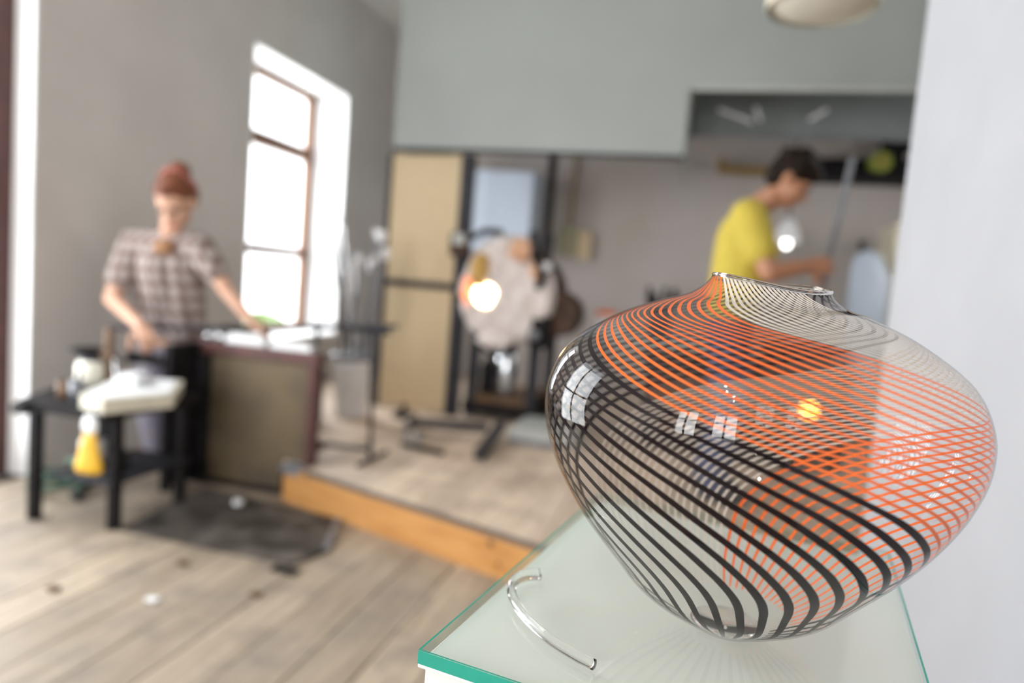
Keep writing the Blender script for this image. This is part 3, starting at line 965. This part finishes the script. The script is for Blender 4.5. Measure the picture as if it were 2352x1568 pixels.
tbl = thing('steel_table', 'low black steel tool table on slim legs at far left', 'table', (-2.4, 2.4, 0))
TX0, TX1, TY0, TY1, TZ = -2.53, -2.13, 2.13, 2.63, .50
obj('top', poly_slab(bmesh.new(), [(TX0-.03, TY0-.03), (TX1, TY0-.03), (TX1, TY1), (-2.76, TY1), (-2.76, TY1-.12)], TZ-.035, TZ), 'steel', tbl)
for x, y in ((-2.53, 2.16), (-2.175, 2.205), (-2.70, 2.57), (-2.175, 2.57)):
    o = obj('leg', bx(x-.02, x+.02, y-.02, y+.02, 0, TZ-.035, bev=.003), 'steel', tbl)
obj('lower_shelf', bx(TX0+.06, TX1-.02, TY0+.03, TY1-.02, .19, .205, bev=.003), 'steel2', tbl)
obj('end_grip', bx(TX0-.03, TX0+.04, TY0-.06, TY0-.03, TZ-.05, TZ-.005, bev=.01), 'steel', tbl)

def mk(name, label, cat, loc, parts, group=None):
    r_ = thing(name, label, cat, loc, group)
    for (n, m, bm_, s) in parts:
        obj(n, bm_, m, r_, smooth=s)
    return r_
mk('pale_block', 'pale thick wooden block board on the black steel table', 'block', (-2.2, 2.4, TZ), [
    ('board', 'board', poly_slab(bmesh.new(), [(-2.27, 2.12), (-2.12, 2.08), (-2.02, 2.33), (-2.22, 2.62), (-2.50, 2.55)], TZ+.001, TZ+.055), False),
    ('top_sheet', 'paper', poly_slab(bmesh.new(), [(-2.27, 2.15), (-2.14, 2.12), (-2.05, 2.34), (-2.23, 2.59), (-2.46, 2.52)], TZ+.056, TZ+.060), False)])
mk('paper_bundle', 'crumpled white paper bundle on the pale wooden block', 'paper', (-2.2, 2.45, TZ+.06), [
    ('sheet', 'paper', bx(-2.32, -2.20, 2.32, 2.44, TZ+.061, TZ+.095, bev=.015), True),
    ('fold', 'paper', bx(-2.30, -2.22, 2.34, 2.42, TZ+.096, TZ+.11, bev=.006), True)])
bru = thing('hand_brush', 'yellow bristled hand brush with white grip hanging from table front', 'brush', (-2.2, 2.07, TZ))
hb = (-2.155, 2.06)
def flat(prof, y, th=.018):
    return lathe(prof, 0, 0, 20, cap0=True, cap1=True, mtx=Matrix.Translation((hb[0], y, 0)) @ Matrix.Diagonal((1, .45, 1, 1)), bm=bmesh.new())
obj('grip', flat([(.015, TZ-.005), (.03, TZ-.02), (.035, TZ-.05), (.028, TZ-.075)], hb[1]), 'white', bru, smooth=True)
obj('bristles', flat([(.03, TZ-.072), (.036, TZ-.11), (.05, TZ-.16), (.062, TZ-.20), (.058, TZ-.222)], hb[1]), 'yellow', bru, smooth=True)
obj('hook', tb([(hb[0], hb[1], TZ-.01), (hb[0], hb[1]+.02, TZ+.02), (hb[0], 2.12, TZ+.03)], .004, 6), 'grey', bru)

mk('wooden_paddle', 'brown wooden paddle standing upright on the table at far left', 'paddle', (-2.5, 2.55, TZ), [
    ('blade', 'brown', bx(-2.60, -2.53, 2.52, 2.56, TZ+.001, TZ+.16, bev=.01), False),
    ('handle', 'brown', bx(-2.585, -2.545, 2.525, 2.555, TZ+.16, TZ+.27, bev=.012), True)])
mk('white_jar', 'squat white jar on the table left of the wooden paddle', 'jar', (-2.66, 2.5, TZ), [
    ('body', 'cream_in', lathe([(.001, TZ+.001), (.05, TZ+.001), (.06, TZ+.04), (.06, TZ+.10), (.045, TZ+.12)], -2.62, 2.50, 20), True),
    ('lid', 'steel2', lathe([(.05, TZ+.12), (.05, TZ+.135), (.001, TZ+.14)], -2.62, 2.50, 20), True)])
mk('iron_pan', 'dark iron pan leaning on table behind the white jar', 'pan', (-2.7, 2.6, TZ), [
    ('bowl', 'steel', lathe([(.001, TZ+.13), (.06, TZ+.13), (.09, TZ+.16), (.085, TZ+.16), (.001, TZ+.14)], -2.68, 2.56, 20), True),
    ('handle', 'steel', tb([(-2.62, 2.56, TZ+.155), (-2.48, 2.54, TZ+.12)], .009, 8), False),
    ('stand', 'steel2', tb([(-2.68, 2.56, TZ+.001), (-2.68, 2.56, TZ+.13)], .02, 10), False)])
mk('metal_shears', 'pair of steel shears standing open beside the paddle', 'shears', (-2.43, 2.5, TZ), [
    ('blade', 'chrome', tb([(-2.50, 2.53, TZ+.01), (-2.53, 2.54, TZ+.13)], [.012, .006], 8), False),
    ('blade', 'chrome', tb([(-2.47, 2.57, TZ+.01), (-2.40, 2.58, TZ+.12)], [.012, .006], 8), False),
    ('grip', 'steel', tb([(-2.50, 2.56, TZ+.012), (-2.46, 2.58, TZ+.012)], .012, 8), False)])
mk('brown_cup', 'small brown cup near front edge of the table', 'cup', (-2.48, 2.25, TZ), [
    ('body', 'brown', lathe([(.001, TZ+.001), (.03, TZ+.001), (.036, TZ+.07), (.032, TZ+.07), (.026, TZ+.01)], -2.47, 2.24, 20), True),
    ('handle', 'brown', tb([(-2.435, 2.24, TZ+.055), (-2.415, 2.24, TZ+.04), (-2.435, 2.24, TZ+.02)], .005, 8), False)])
mk('steel_can', 'grey steel can beside the brown cup on the table', 'can', (-2.40, 2.2, TZ), [
    ('body', 'grey', lathe([(.001, TZ+.001), (.027, TZ+.001), (.027, TZ+.085), (.024, TZ+.085), (.024, TZ+.01)], -2.395, 2.22, 20), True),
    ('rod', 'steel', tb([(-2.395, 2.22, TZ+.015), (-2.38, 2.22, TZ+.13)], .006, 8), False)])
# underneath
for i, (x, y, r_, h_, m, lab) in enumerate(((-2.44, 2.35, .05, .10, 'white', 'white pot hanging at left under the tabletop on the lower shelf'),
                                           (-2.28, 2.33, .04, .07, 'steel2', 'dark tin on the lower shelf behind the yellow brush'),
                                           (-2.51, 2.50, .05, .20, 'rubber', 'tall black bottle on the lower shelf near rear leg'))):
    mk('shelf_pot', lab, 'pot', (x, y, .205), [
        ('body', m, lathe([(.001, .206), (r_*.9, .206), (r_, .22), (r_, .206+h_), (r_*.6, .21+h_)], x, y, 20), True),
        ('lid', 'grey', lathe([(r_*.6, .21+h_), (r_*.6, .225+h_), (.001, .226+h_)], x, y, 20), True)])
mk('green_hose', 'coil of dark green hose on floor under the table', 'hose', (-2.75, 2.45, 0), [
    ('coil', 'green', tube(bmesh.new(), [(-2.72+.10*math.cos(a*.5), 2.42+.10*math.sin(a*.5), .014+.004*a) for a in range(30)], .013, 8), True),
    ('nozzle', 'steel2', tb([(-2.62, 2.42, .014), (-2.55, 2.39, .014)], .014, 8), False)])

# glassblower's bench: panel, rails, tool tray
gb = thing('glassblower_bench', 'glassblower bench with dark steel frame and sooty brown side board', 'bench', (-2.0, 2.9, 0))
PY = 2.885
obj('side_board', poly_slab(bmesh.new(), [(0, 0)]*0 or [(-2.28, PY), (-1.735, PY), (-1.735, PY+.02), (-2.28, PY+.02)], .175, .655), 'olive', gb)
obj('lower_board', bx(-2.28, -1.86, PY, PY+.02, .03, .174), 'olive', gb)
obj('top_rail', bx(-2.36, -1.68, PY-.02, PY+.05, .655, .715, bev=.006), 'darkframe', gb)
obj('post', bx(-1.735, -1.69, PY-.015, PY+.04, PZ+.001, .655, bev=.004), 'darkframe', gb)
obj('post', bx(-2.40, -2.28, PY-.03, PY+.03, 0.0, .655, bev=.004), 'steel', gb)
obj('bottom_rail', bx(-2.28, -1.86, PY-.01, PY+.03, 0.0, .03, bev=.003), 'steel', gb)
# arms along which the blowpipe is rolled
obj('arm', bx(-2.37, -2.33, 2.66, 2.86, .665, .705, bev=.004), 'steel', gb)
obj('arm_leg', bx(-2.37, -2.33, 2.66, 2.70, 0, .665, bev=.004), 'steel', gb)
obj('seat_brace', bx(-2.37, -2.33, 2.70, 2.86, .28, .30, bev=.004), 'steel', gb)
obj('side_plate', bx(-2.362, -2.338, 2.70, 2.86, .02, .665, bev=.002), 'steel', gb)
obj('tray', bx(-2.56, -2.37, 2.645, 2.76, .60, .62, bev=.004), 'steel', gb)
obj('tray_edge', bx(-2.56, -2.37, 2.635, 2.645, .60, .66, bev=.004), 'steel', gb)
obj('tray_cloth', bx(-2.54, -2.38, 2.65, 2.75, .62, .645, bev=.01), 'lilac', gb)

# blowpipe she turns, papers and clamps on the rail
bp_ = thing('working_pipe', 'dark blowpipe held by the woman across bench and stand', 'blowpipe', (-2.0, 2.95, .8))
obj('shaft', tb([(-2.75, 2.72, .745), (-2.06, 2.93, .80), (-1.40, 3.12, .862)], .011, 10), 'steel2', bp_)
obj('grip', tb([(-2.22, 2.88, .787), (-2.10, 2.917, .797)], .016, 10), 'rubber', bp_)
mk('folded_newspaper', 'white folded wet newspaper pad on bench rail below her reaching hand', 'paper', (-2.1, 2.9, .715), [
    ('pad', 'paper', bx(-2.20, -1.98, PY-.015, PY+.045, .716, .755, bev=.008), True),
    ('top_fold', 'paper', bx(-2.18, -2.02, PY-.01, PY+.04, .756, .768, bev=.004), True)])
mk('paper_stack', 'stack of white sheets on right end of the bench rail', 'paper', (-1.8, 2.9, .715), [
    ('sheets', 'paper', bx(-1.95, -1.73, PY-.012, PY+.045, .716, .742, bev=.003), False),
    ('top_sheet', 'paper', bx(-1.93, -1.76, PY-.008, PY+.04, .7425, .75, bev=.002), False)])
for i, (x, z, lab) in enumerate(((-2.30, .742, 'round steel clamp on bench corner, leftmost of the two'), (-2.235, .742, 'round steel clamp on bench rail beside the white newspaper pad'))):
    c_ = thing('steel_clamp', lab, 'clamp', (x, PY, .715))
    t = bmesh.new(); ell(t, (x, PY, z), (.027, .027, .027)); obj('ball', t, 'chrome', c_, smooth=True)
    obj('screw', tb([(x, PY, z+.02), (x+.01, PY, z+.055)], .009, 8), 'steel2', c_)

# bits lying on the floor
mk('glass_shard', 'small white glass shard on the sooty floor plate', 'shard', (-1.95, 2.74, .0), [
    ('shard', 'paper', bx(-1.935, -1.895, 2.62, 2.66, .0125, .04, bev=.01), True)])
mk('paper_scrap', 'small white scrap lying on bare floorboards at lower left', 'scrap', (-1.60, 1.79, 0), [
    ('scrap', 'paper', bx(-1.625, -1.585, 1.775, 1.805, .002, .006, bev=.001), False)])
mk('charcoal_piece', 'flat black charred block on floorboards in front of plate', 'charred block', (-1.35, 2.15, 0), [
    ('block', 'rubber', bx(-1.40, -1.30, 2.13, 2.17, .002, .014, bev=.004), False)])
for i, (px_, py_) in enumerate(((-1.93, 1.72), (-1.33, 1.95), (-1.71, 2.05))):
    mk('cinder', ['small dark cinder on floorboards farthest from platform', 'small dark cinder on floorboards nearest the charred block', 'small dark cinder on floorboards in front of the table'][i], 'cinder', (px_, py_, 0), [
        ('cinder', 'brown', bx(px_-.02, px_+.02, py_-.014, py_+.014, .002, .012, bev=.004), False)])


# ================================================================ PEOPLE
def hand(bm, wrist, dirv, palm_n, curl=0.6, s=1.0, thumb_side=1):
    """palm, four fingers of unequal length and a thumb from the palm's side"""
    w_ = Vector(wrist); d = Vector(dirv).normalized(); n = Vector(palm_n)
    n = (n-d*n.dot(d)).normalized()
    sd = d.cross(n)*thumb_side
    pe = w_+d*.085*s
    for o_ in (-.028, -.009, .010, .028):
        capsule(bm, w_+sd*o_*.6*s, .016*s, pe+sd*o_*s, .0125*s, seg=8)
    for o_, L__ in ((-.030, .058), (-.010, .072), (.010, .078), (.030, .070)):
        p = pe+sd*o_*s
        v = d.copy()
        r_ = .0098*s
        for kx, f_ in enumerate((.45, .32, .23)):
            v = (v*math.cos(curl)+n*math.sin(curl)).normalized()
            q = p+v*L__*f_*s
            capsule(bm, p, r_, q, r_*.92, seg=8)
            p, r_ = q, r_*.92
    p = w_+sd*.028*s+d*.02*s
    v = (d*.55+sd*.8+n*.35).normalized()
    for L__ in (.04, .032, .026):
        q = p+v*L__*s
        capsule(bm, p, .0125*s, q, .011*s, seg=8)
        p = q
        v = (v+d*.45+n*.4-sd*.2).normalized()


def head(bm, c, look, up, s=1.0):
    """skull, jaw, nose, brow, ears; returns the frame"""
    c = Vector(c); f_ = Vector(look).normalized(); u = Vector(up)
    u = (u-f_*u.dot(f_)).normalized()
    r_ = f_.cross(u)
    Mx = Matrix((r_, f_, u)).transposed()
    def P(x_, y_, z_):
        return c+r_*x_*s+f_*y_*s+u*z_*s
    ell(bm, P(0, -.012, .03), (.075*s, .093*s, .088*s), Mx, 20, 14)
    ell(bm, P(0, .022, -.035), (.058*s, .066*s, .072*s), Mx, 18, 12)
    ell(bm, P(0, .048, -.088), (.027*s, .028*s, .022*s), Mx)
    capsule(bm, P(0, .082, .008), .009*s, P(0, .101, -.030), .013*s, seg=8)
    ell(bm, P(-.012, .092, -.034), (.009*s, .009*s, .008*s), Mx, 8, 6)
    ell(bm, P(.012, .092, -.034), (.009*s, .009*s, .008*s), Mx, 8, 6)
    for q in (-1, 1):
        ell(bm, P(q*.030, .072, .022), (.022*s, .012*s, .007*s), Mx, 10, 6)
        ell(bm, P(q*.038, .058, -.03), (.020*s, .020*s, .022*s), Mx, 10, 6)
        ell(bm, P(q*.077, -.012, -.008), (.010*s, .018*s, .030*s), Mx, 10, 8)
    return P, Mx


def face_bits(par, P, Mx, s, hairm):
    for q in (-1, 1):
        t_ = bmesh.new(); ell(t_, P(q*.031, .0775, .004), (.014*s, .007*s, .007*s), Mx, 12, 8)
        obj('eye', t_, 'eye', par, smooth=True)
        t_ = bmesh.new()
        capsule(t_, P(q*.016, .088, .024), .0035*s, P(q*.046, .076, .024), .003*s, seg=6)
        obj('eyebrow', t_, hairm, par, smooth=True)
    t_ = bmesh.new(); ell(t_, P(0, .083, -.062), (.023*s, .008*s, .008*s), Mx, 12, 8)
    obj('mouth', t_, 'lips', par, smooth=True)


# ---- woman at the bench
wo = thing('person', 'woman in checked short sleeved shirt with auburn bun bending over the bench', 'person', (-2.6, 2.95, 0))
hdC = (-2.445, 2.79, 1.375)
neck0, neck1 = Vector((-2.56, 2.90, 1.20)), Vector((-2.50, 2.83, 1.30))
shR, shL = Vector((-2.745, 2.86, 1.165)), Vector((-2.40, 2.905, 1.175))
elR, elL = Vector((-2.775, 2.76, .885)), Vector((-2.245, 2.93, .965))
wrR, wrL = Vector((-2.50, 2.66, .775)), Vector((-2.11, 2.93, .838))
hip = Vector((-2.62, 3.02, .68))
hR, hL = Vector((-2.72, 3.03, .66)), Vector((-2.53, 3.04, .66))
b = bmesh.new()
P, Mx = head(b, hdC, (.12, -.72, -.62), (.06, -.5, .75), 1.08)
capsule(b, neck0, .055, neck1, .050)
capsule(b, shR, .055, elR, .040); capsule(b, elR, .040, wrR, .027)
capsule(b, shL, .053, elL, .038); capsule(b, elL, .038, wrL, .026)
capsule(b, shR+Vector((.05, 0, 0)), .06, shL-Vector((.05, 0, 0)), .06)
capsule(b, (-2.60, 2.93, 1.10), .11, (-2.62, 3.0, .74), .12)
hand(b, wrR, (.62, -.30, -.45), (.1, .2, -.9), 1.0, .98, -1)
hand(b, wrL, (.75, .12, -.40), (.0, .2, -.9), .75, .98, 1)
for hp, kn_, an in ((hR, Vector((-2.73, 2.96, .42)), Vector((-2.73, 3.02, .08))), (hL, Vector((-2.52, 2.98, .42)), Vector((-2.52, 3.03, .08)))):
    capsule(b, hp, .08, kn_, .055); capsule(b, kn_, .055, an, .036)
blob('body', b, 'skin', wo, .0065, 2)
face_bits(wo, P, Mx, 1.08, 'auburn')
# shirt
b = bmesh.new()
capsule(b, shR+Vector((.03, 0, -.005)), .078, shL-Vector((.03, 0, .005)), .076)
capsule(b, (-2.665, 2.905, 1.09), .112, (-2.69, 2.99, .72), .105)
capsule(b, (-2.51, 2.915, 1.09), .112, (-2.545, 3.0, .72), .105)
capsule(b, (-2.59, 2.87, 1.06), .11, (-2.615, 2.965, .76), .10)
capsule(b, shR, .078, shR.lerp(elR, .62), .072)
capsule(b, shL, .074, shL.lerp(elL, .55), .066)
blob('shirt', b, 'check', wo, .009, 3)
b = bmesh.new()
capsule(b, (-2.70, 3.02, .72), .110, (-2.55, 3.02, .72), .110)
capsule(b, hR, .105, (-2.73, 2.96, .42), .078); capsule(b, (-2.73, 2.96, .42), .078, (-2.73, 3.02, .10), .06)
capsule(b, hL, .105, (-2.52, 2.98, .42), .078); capsule(b, (-2.52, 2.98, .42), .078, (-2.52, 3.03, .10), .06)
blob('trousers', b, 'lilac', wo, .010, 3)
for q in (-2.73, -2.52):
    t = bmesh.new(); capsule(t, (q, 3.06, .038), .038, (q, 2.90, .032), .032)
    obj('shoe', t, 'shoe', wo, smooth=True)
t = bmesh.new(); ell(t, (-2.525, 2.81, 1.16), (.06, .035, .04))
obj('neck_shade_patch', t, 'neck_shade', wo, smooth=True)  # brown lump colours in the shaded skin below her chin
# hair: cap, bun, band
b = bmesh.new()
s_ = 1.08
ell(b, P(0, -.026, .050), (.083*s_, .094*s_, .084*s_), Mx, 20, 14)
ell(b, P(0, -.060, .010), (.076*s_, .062*s_, .080*s_), Mx, 16, 12)
ell(b, P(0, .03, .092), (.052*s_, .050*s_, .026*s_), Mx, 16, 12)
ell(b, P(-.012, -.085, .105), (.052*s_, .048*s_, .046*s_), Mx, 16, 12)
blob('hair', b, 'auburn', wo, .007, 2)
b = bmesh.new()
pts = []
for i in range(25):
    a = PI*i/24
    pts.append(P(math.cos(a)*.086, -.055, .03+math.sin(a)*.106))
tube(b, pts, .008, 8)
obj('hairband', b, 'pink', wo, smooth=True)

# ---- man in mustard T-shirt, in profile, looking down to the right
mn = thing('person', 'dark haired man in mustard yellow T-shirt working behind the vase', 'person', (.2, 3.4, PZ))
hC = (.375, 3.42, 1.69)
b = bmesh.new()
P, Mx = head(b, hC, (.80, -.12, -.60), (.62, -.05, .80), 1.02)
sN, sF = Vector((.20, 3.27, 1.50)), Vector((.24, 3.60, 1.50))
eN, eF = Vector((.305, 3.22, 1.255)), Vector((.36, 3.62, 1.27))
wN, wF = Vector((.475, 3.30, 1.305)), Vector((.50, 3.50, 1.31))
capsule(b, (.20, 3.43, 1.53), .058, (.31, 3.42, 1.62), .054)
capsule(b, sN, .055, eN, .043); capsule(b, eN, .043, wN, .030)
capsule(b, sF, .055, eF, .043); capsule(b, eF, .043, wF, .030)
capsule(b, sN, .07, sF, .07)
capsule(b, (.20, 3.43, 1.42), .12, (.17, 3.43, 1.10), .12)
hand(b, wN, (.75, .25, .05), (.1, .9, -.1), .95, 1.05, -1)
hand(b, wF, (.70, -.25, .12), (.1, -.9, -.1), .95, 1.05, 1)
hpN, hpF = Vector((.17, 3.34, 1.03)), Vector((.17, 3.53, 1.03))
kN, kF = Vector((.22, 3.32, .62)), Vector((.20, 3.55, .62))
aN, aF = Vector((.17, 3.32, .25)), Vector((.14, 3.56, .25))
capsule(b, hpN, .085, kN, .055); capsule(b, kN, .055, aN, .04)
capsule(b, hpF, .085, kF, .055); capsule(b, kF, .055, aF, .04)
blob('body', b, 'skin2', mn, .0065, 2)
face_bits(mn, P, Mx, 1.02, 'darkhair')
b = bmesh.new()
capsule(b, sN+Vector((.0, .02, 0)), .088, sF-Vector((0, .02, 0)), .088)
capsule(b, (.195, 3.37, 1.42), .125, (.175, 3.37, 1.08), .118)
capsule(b, (.195, 3.49, 1.42), .125, (.175, 3.49, 1.08), .118)
capsule(b, sN, .082, sN.lerp(eN, .58), .074)
capsule(b, sF, .082, sF.lerp(eF, .58), .074)
blob('t_shirt', b, 'shirt_y', mn, .009, 3)
b = bmesh.new()
capsule(b, hpN+Vector((0, .02, -.02)), .108, kN, .078); capsule(b, kN, .078, aN, .062)
capsule(b, hpF-Vector((0, .02, .02)), .108, kF, .078); capsule(b, kF, .078, aF, .062)
blob('jeans', b, 'jeans', mn, .010, 3)
for a_ in (aN, aF):
    t = bmesh.new(); capsule(t, (a_.x-.03, a_.y, PZ+.042), .042, (a_.x+.13, a_.y-.01, PZ+.036), .036)
    obj('shoe', t, 'shoe', mn, smooth=True)
b = bmesh.new()
ell(b, P(0, -.022, .050), (.088, .104, .094), Mx, 20, 14)
ell(b, P(0, -.062, .000), (.078, .060, .075), Mx, 16, 12)
ell(b, P(0, .055, .080), (.062, .046, .038), Mx, 16, 12)
rr = random.Random(5)
for i in range(26):
    a = rr.uniform(0, 2*PI); e_ = rr.uniform(.2, 1.4)
    ell(b, P(.082*math.cos(a)*math.cos(e_), -.02+.098*math.sin(a)*math.cos(e_), .055+.088*math.sin(e_)), (.022, .022, .018), Mx, 8, 6)
blob('hair', b, 'darkhair', mn, .007, 1)
pp = thing('grey_pipe', 'long grey metal pipe held upright in front of the man', 'pipe', (.5, 3.4, .9))
obj('shaft', tb([(.55, 3.40, .95), (.565, 3.40, 1.32), (.59, 3.40, 1.50)], .015, 10), 'grey', pp)
obj('upper_shaft', tb([(.59, 3.40, 1.50), (.62, 3.40, 1.80)], .014, 10), 'grey', pp)

# ================================================================ PLINTH WITH GLASS TOP
u = Vector((math.cos(R(-9)), math.sin(R(-9)), 0)); v = Vector((-u.y, u.x, 0))
P0 = Vector((-.168, .447, 0))
W_, D_ = .343, .46
TT = .85
MP = Matrix.Translation(P0) @ Matrix.Rotation(R(-9), 4, 'Z')
pt = thing('display_plinth', 'white display plinth standing beside the white partition wall', 'plinth', P0)
b = bmesh.new(); box(b, .004, W_-.004, .004, D_-.004, 0, TT-.0135, bev=.002, mtx=MP)
obj('body', b, 'plinth', pt)
b = bmesh.new(); box(b, .0, W_, .0, D_, TT-.0134, TT-.0104, bev=.001, mtx=MP)
obj('top_board', b, 'plinth', pt)
gp = thing('glass_plate', 'clear glass plate with green edge lying on the white plinth', 'glass plate', P0+Vector((0, 0, TT-.01)))
b = bmesh.new()
q = [MP @ Vector((x_, y_, TT)) for x_, y_ in ((0, 0), (W_, 0), (W_, D_), (0, D_))]
b.faces.new([b.verts.new(p) for p in q])
obj('top_face', b, 'plate', gp)
b = bmesh.new()
lo = [b.verts.new(p-Vector((0, 0, .0102))) for p in q]; hi = [b.verts.new(p-Vector((0, 0, .0001))) for p in q]
q2 = [MP @ Vector((x_, y_, TT)) for x_, y_ in ((.0016, .0016), (W_-.0016, .0016), (W_-.0016, D_-.0016), (.0016, D_-.0016))]
hi2 = [b.verts.new(p-Vector((0, 0, .0001))) for p in q2]
b.faces.new((lo[0], lo[1], hi[1], hi[0]))
for i in range(4):
    j = (i+1) % 4
    bs = bmesh.new()
    bs.faces.new([bs.verts.new(v_.co+Vector((0, 0, .0003))) for v_ in (hi[i], hi[j], hi2[j], hi2[i])])
    obj('edge_bevel', bs, 'glass_edge', gp)
for v_ in hi2:
    b.verts.remove(v_)
for i in (1, 2, 3):
    j = (i+1) % 4
    bf = bmesh.new()
    bf.faces.new([bf.verts.new(v_.co) for v_ in (lo[i], lo[j], hi[j], hi[i])])
    obj('side_edge', bf, 'edge_thin', gp)
for v_ in [v_ for v_ in b.verts if not v_.link_faces]:
    b.verts.remove(v_)
obj('green_edge', b, 'glass_edge', gp)['label'] = 'green polished glass edge'

# clear glass rod lying curved on the plate
rodo = thing('glass_rod', 'curved clear glass rod lying on the glass plate beside vase', 'glass rod', (-.12, .55, TT))
ctrl = [(-.112, .600), (-.124, .592), (-.130, .574), (-.126, .552), (-.113, .527), (-.096, .506), (-.076, .487), (-.056, .474), (-.043, .468)]
def crom(c, n=6):
    out = []
    for i in range(len(c)-1):
        p0 = Vector(c[max(i-1, 0)]); p1 = Vector(c[i]); p2 = Vector(c[i+1]); p3 = Vector(c[min(i+2, len(c)-1)])
        for k_ in range(n):
            t_ = k_/n
            out.append(0.5*((2*p1)+(-p0+p2)*t_+(2*p0-5*p1+4*p2-p3)*t_*t_+(-p0+3*p1-3*p2+p3)*t_**3))
    out.append(Vector(c[-1]))
    return out
pts = [Vector((p.x, p.y, TT+.0058)) for p in crom([Vector((a, b_, 0)) for a, b_ in ctrl])]
n = len(pts)
rad = [.0055*(.72+.28*math.sin(PI*min(1, (i+2)/12*.5+.25))) for i in range(n)]
obj('rod', tube(bmesh.new(), pts, rad, 20), 'rod', rodo, smooth=True)

# ================================================================ THE VASE
VX, VY = .0522, .5829
TXT, TYT = -.0094, -.0079
prof = [(0, .0), (0.0281, 0), (.0748, .02812), (.1011, .05624), (.1248, .08436), (.1438, .11248), (.1573, .1406), (.1642, .16872),
        (.1618, .19684), (.1463, .22496), (.1117, .25), (.079, .2645), (.060, .2705), (.050, .2765), (.0455, .2815), (.0440, .2850)]
zk = np.array([p[1] for p in prof[1:]]); rk = np.array([p[0] for p in prof[1:]])
# smooth the profile with an arc-length spline
cp_ = [Vector((r_, z_, 0)) for r_, z_ in zip(rk, zk)]
sp_ = crom(cp_, 14)
S = [0]
for i in range(1, len(sp_)):
    S.append(S[-1]+(sp_[i]-sp_[i-1]).length)
S = np.array(S); SR = np.array([p.x for p in sp_]); SZ = np.array([p.y for p in sp_])
VH = .2812
def vpoint(si, az, off=0.0):
    """surface point at arc length si (0..S[-1]) and azimuth az"""
    r_ = float(np.interp(si, S, SR)); z_ = float(np.interp(si, S, SZ))
    e2 = .002
    ra, rb = float(np.interp(si-e2, S, SR)), float(np.interp(si+e2, S, SR))
    za, zb = float(np.interp(si-e2, S, SZ)), float(np.interp(si+e2, S, SZ))
    tr, tz = rb-ra, zb-za
    L__ = math.hypot(tr, tz) or 1
    nr, nz = tz/L__, -tr/L__
    r_ += nr*off; z_ += nz*off
    t_ = min(1, max(0, z_/VH))
    s3 = t_*t_*(3-2*t_)
    x_, y_ = r_*math.cos(az), r_*math.sin(az)
    dz = (x_*TXT+y_*TYT)*s3
    # free-hand lip: rises and flares unevenly
    k_ = max(0, (z_-.262)/.0245)
    k_ = min(1.0, k_)
    lip = k_*(.0032*math.cos(az-R(150))+.0022*math.cos(2*az-R(70)))
    fl = 1+k_*(.12*math.cos(az-R(-15))**3+.04*math.cos(3*az))
    return Vector((VX-.0015*t_+x_*fl, VY-.010*t_+y_*fl, TT+.0008+z_+dz+lip))
vs_ = thing('glass_vase', 'big bulbous clear glass vase with swirling black, orange and white stripes', 'vase', (VX, VY, TT))
b = bmesh.new()
NS, NA = 110, 160
grid = []
for i in range(NS+1):
    si = S[-1]*i/NS
    grid.append([b.verts.new(vpoint(si, 2*PI*k_/NA)) for k_ in range(NA)])
for i in range(NS):
    for k_ in range(NA):
        b.faces.new((grid[i][k_], grid[i][(k_+1) % NA], grid[i+1][(k_+1) % NA], grid[i+1][k_]))
b.faces.new(grid[0][::-1])
obj('glass_shell', b, 'vase', vs_, smooth=True)
# rounded fire-polished lip
lipp = [vpoint(S[-1], 2*PI*k_/64, -.0006) for k_ in range(65)]
b = bmesh.new(); tube(b, lipp, .0016, 8, cap=False)
obj('lip', b, 'foot', vs_, smooth=True)
# thick foot of solid glass
ft = [(.001, .0012), (.0255, .0012), (.029, .003), (.025, .0052), (.001, .0048)]
obj('solid_foot', lathe([(r_, TT+z_) for r_, z_ in ft], VX, VY, 48), 'foot', vs_, smooth=True)

zS = np.interp(S, S, SZ)
TWT = [0, .1, .17, .213, .253, .3, .368, .418, .451, .5, .535, .576, .611, .654, .695, .726, .788, .822, .858, .88, .905, .941, 1.04]
TWA = [0, -1, -3.5, -5, -7.5, -12, -20.5, -28, -33.5, -42, -49, -59, -67.5, -80, -96, -107, -127, -139, -154, -168, -190, -207, -243]
_tf = np.linspace(0, 1.04, 500)
_af = np.interp(_tf, TWT, TWA)
_kr = np.hanning(23); _kr /= _kr.sum()
_af = np.convolve(np.pad(_af, 11, mode='edge'), _kr, 'valid')
def az_twist(si):
    # straight up out of the foot, then an even spiral over the belly to the neck
    return float(np.interp(float(np.interp(si, S, SZ))/VH, _tf, _af))
def stripe(name, a_deg, wdeg, m, off, s0, s1, grow=-.35):
    b_ = bmesh.new()
    n_ = 120
    prev = None
    for i in range(n_+1):
        si = s0+(s1-s0)*i/n_
        azc = a_deg+az_twist(si)
        fr = i/n_
        w2 = wdeg/2*(1+grow*fr**3)
        row = [b_.verts.new(vpoint(si, R(azc-w2), off)), b_.verts.new(vpoint(si, R(azc), off-.0003)), b_.verts.new(vpoint(si, R(azc+w2), off))]
        if prev:
            b_.faces.new((prev[0], prev[1], row[1], row[0]))
            b_.faces.new((prev[1], prev[2], row[2], row[1]))
        prev = row
    return obj(name, b_, m, vs_, smooth=True)
E0, E1 = S[-1]*.02, S[-1]*.997
blacks = [-14-9.0*i for i in range(9)] + [-96-10.0*i for i in range(8)]
for a_ in blacks:
    stripe('black_stripe', a_, 3.5, 'black_cane', -.0012, E0, E1, 0)
for i in range(17):
    stripe('orange_stripe', -7.6+6.2*i, 1.75, 'orange_cane', -.0012, S[-1]*.06, E1, .55)
for i in range(19):
    stripe('white_stripe', 97+4.4*i, 1.2, 'white_cane', -.0012, S[-1]*.06, E1, 1.3)
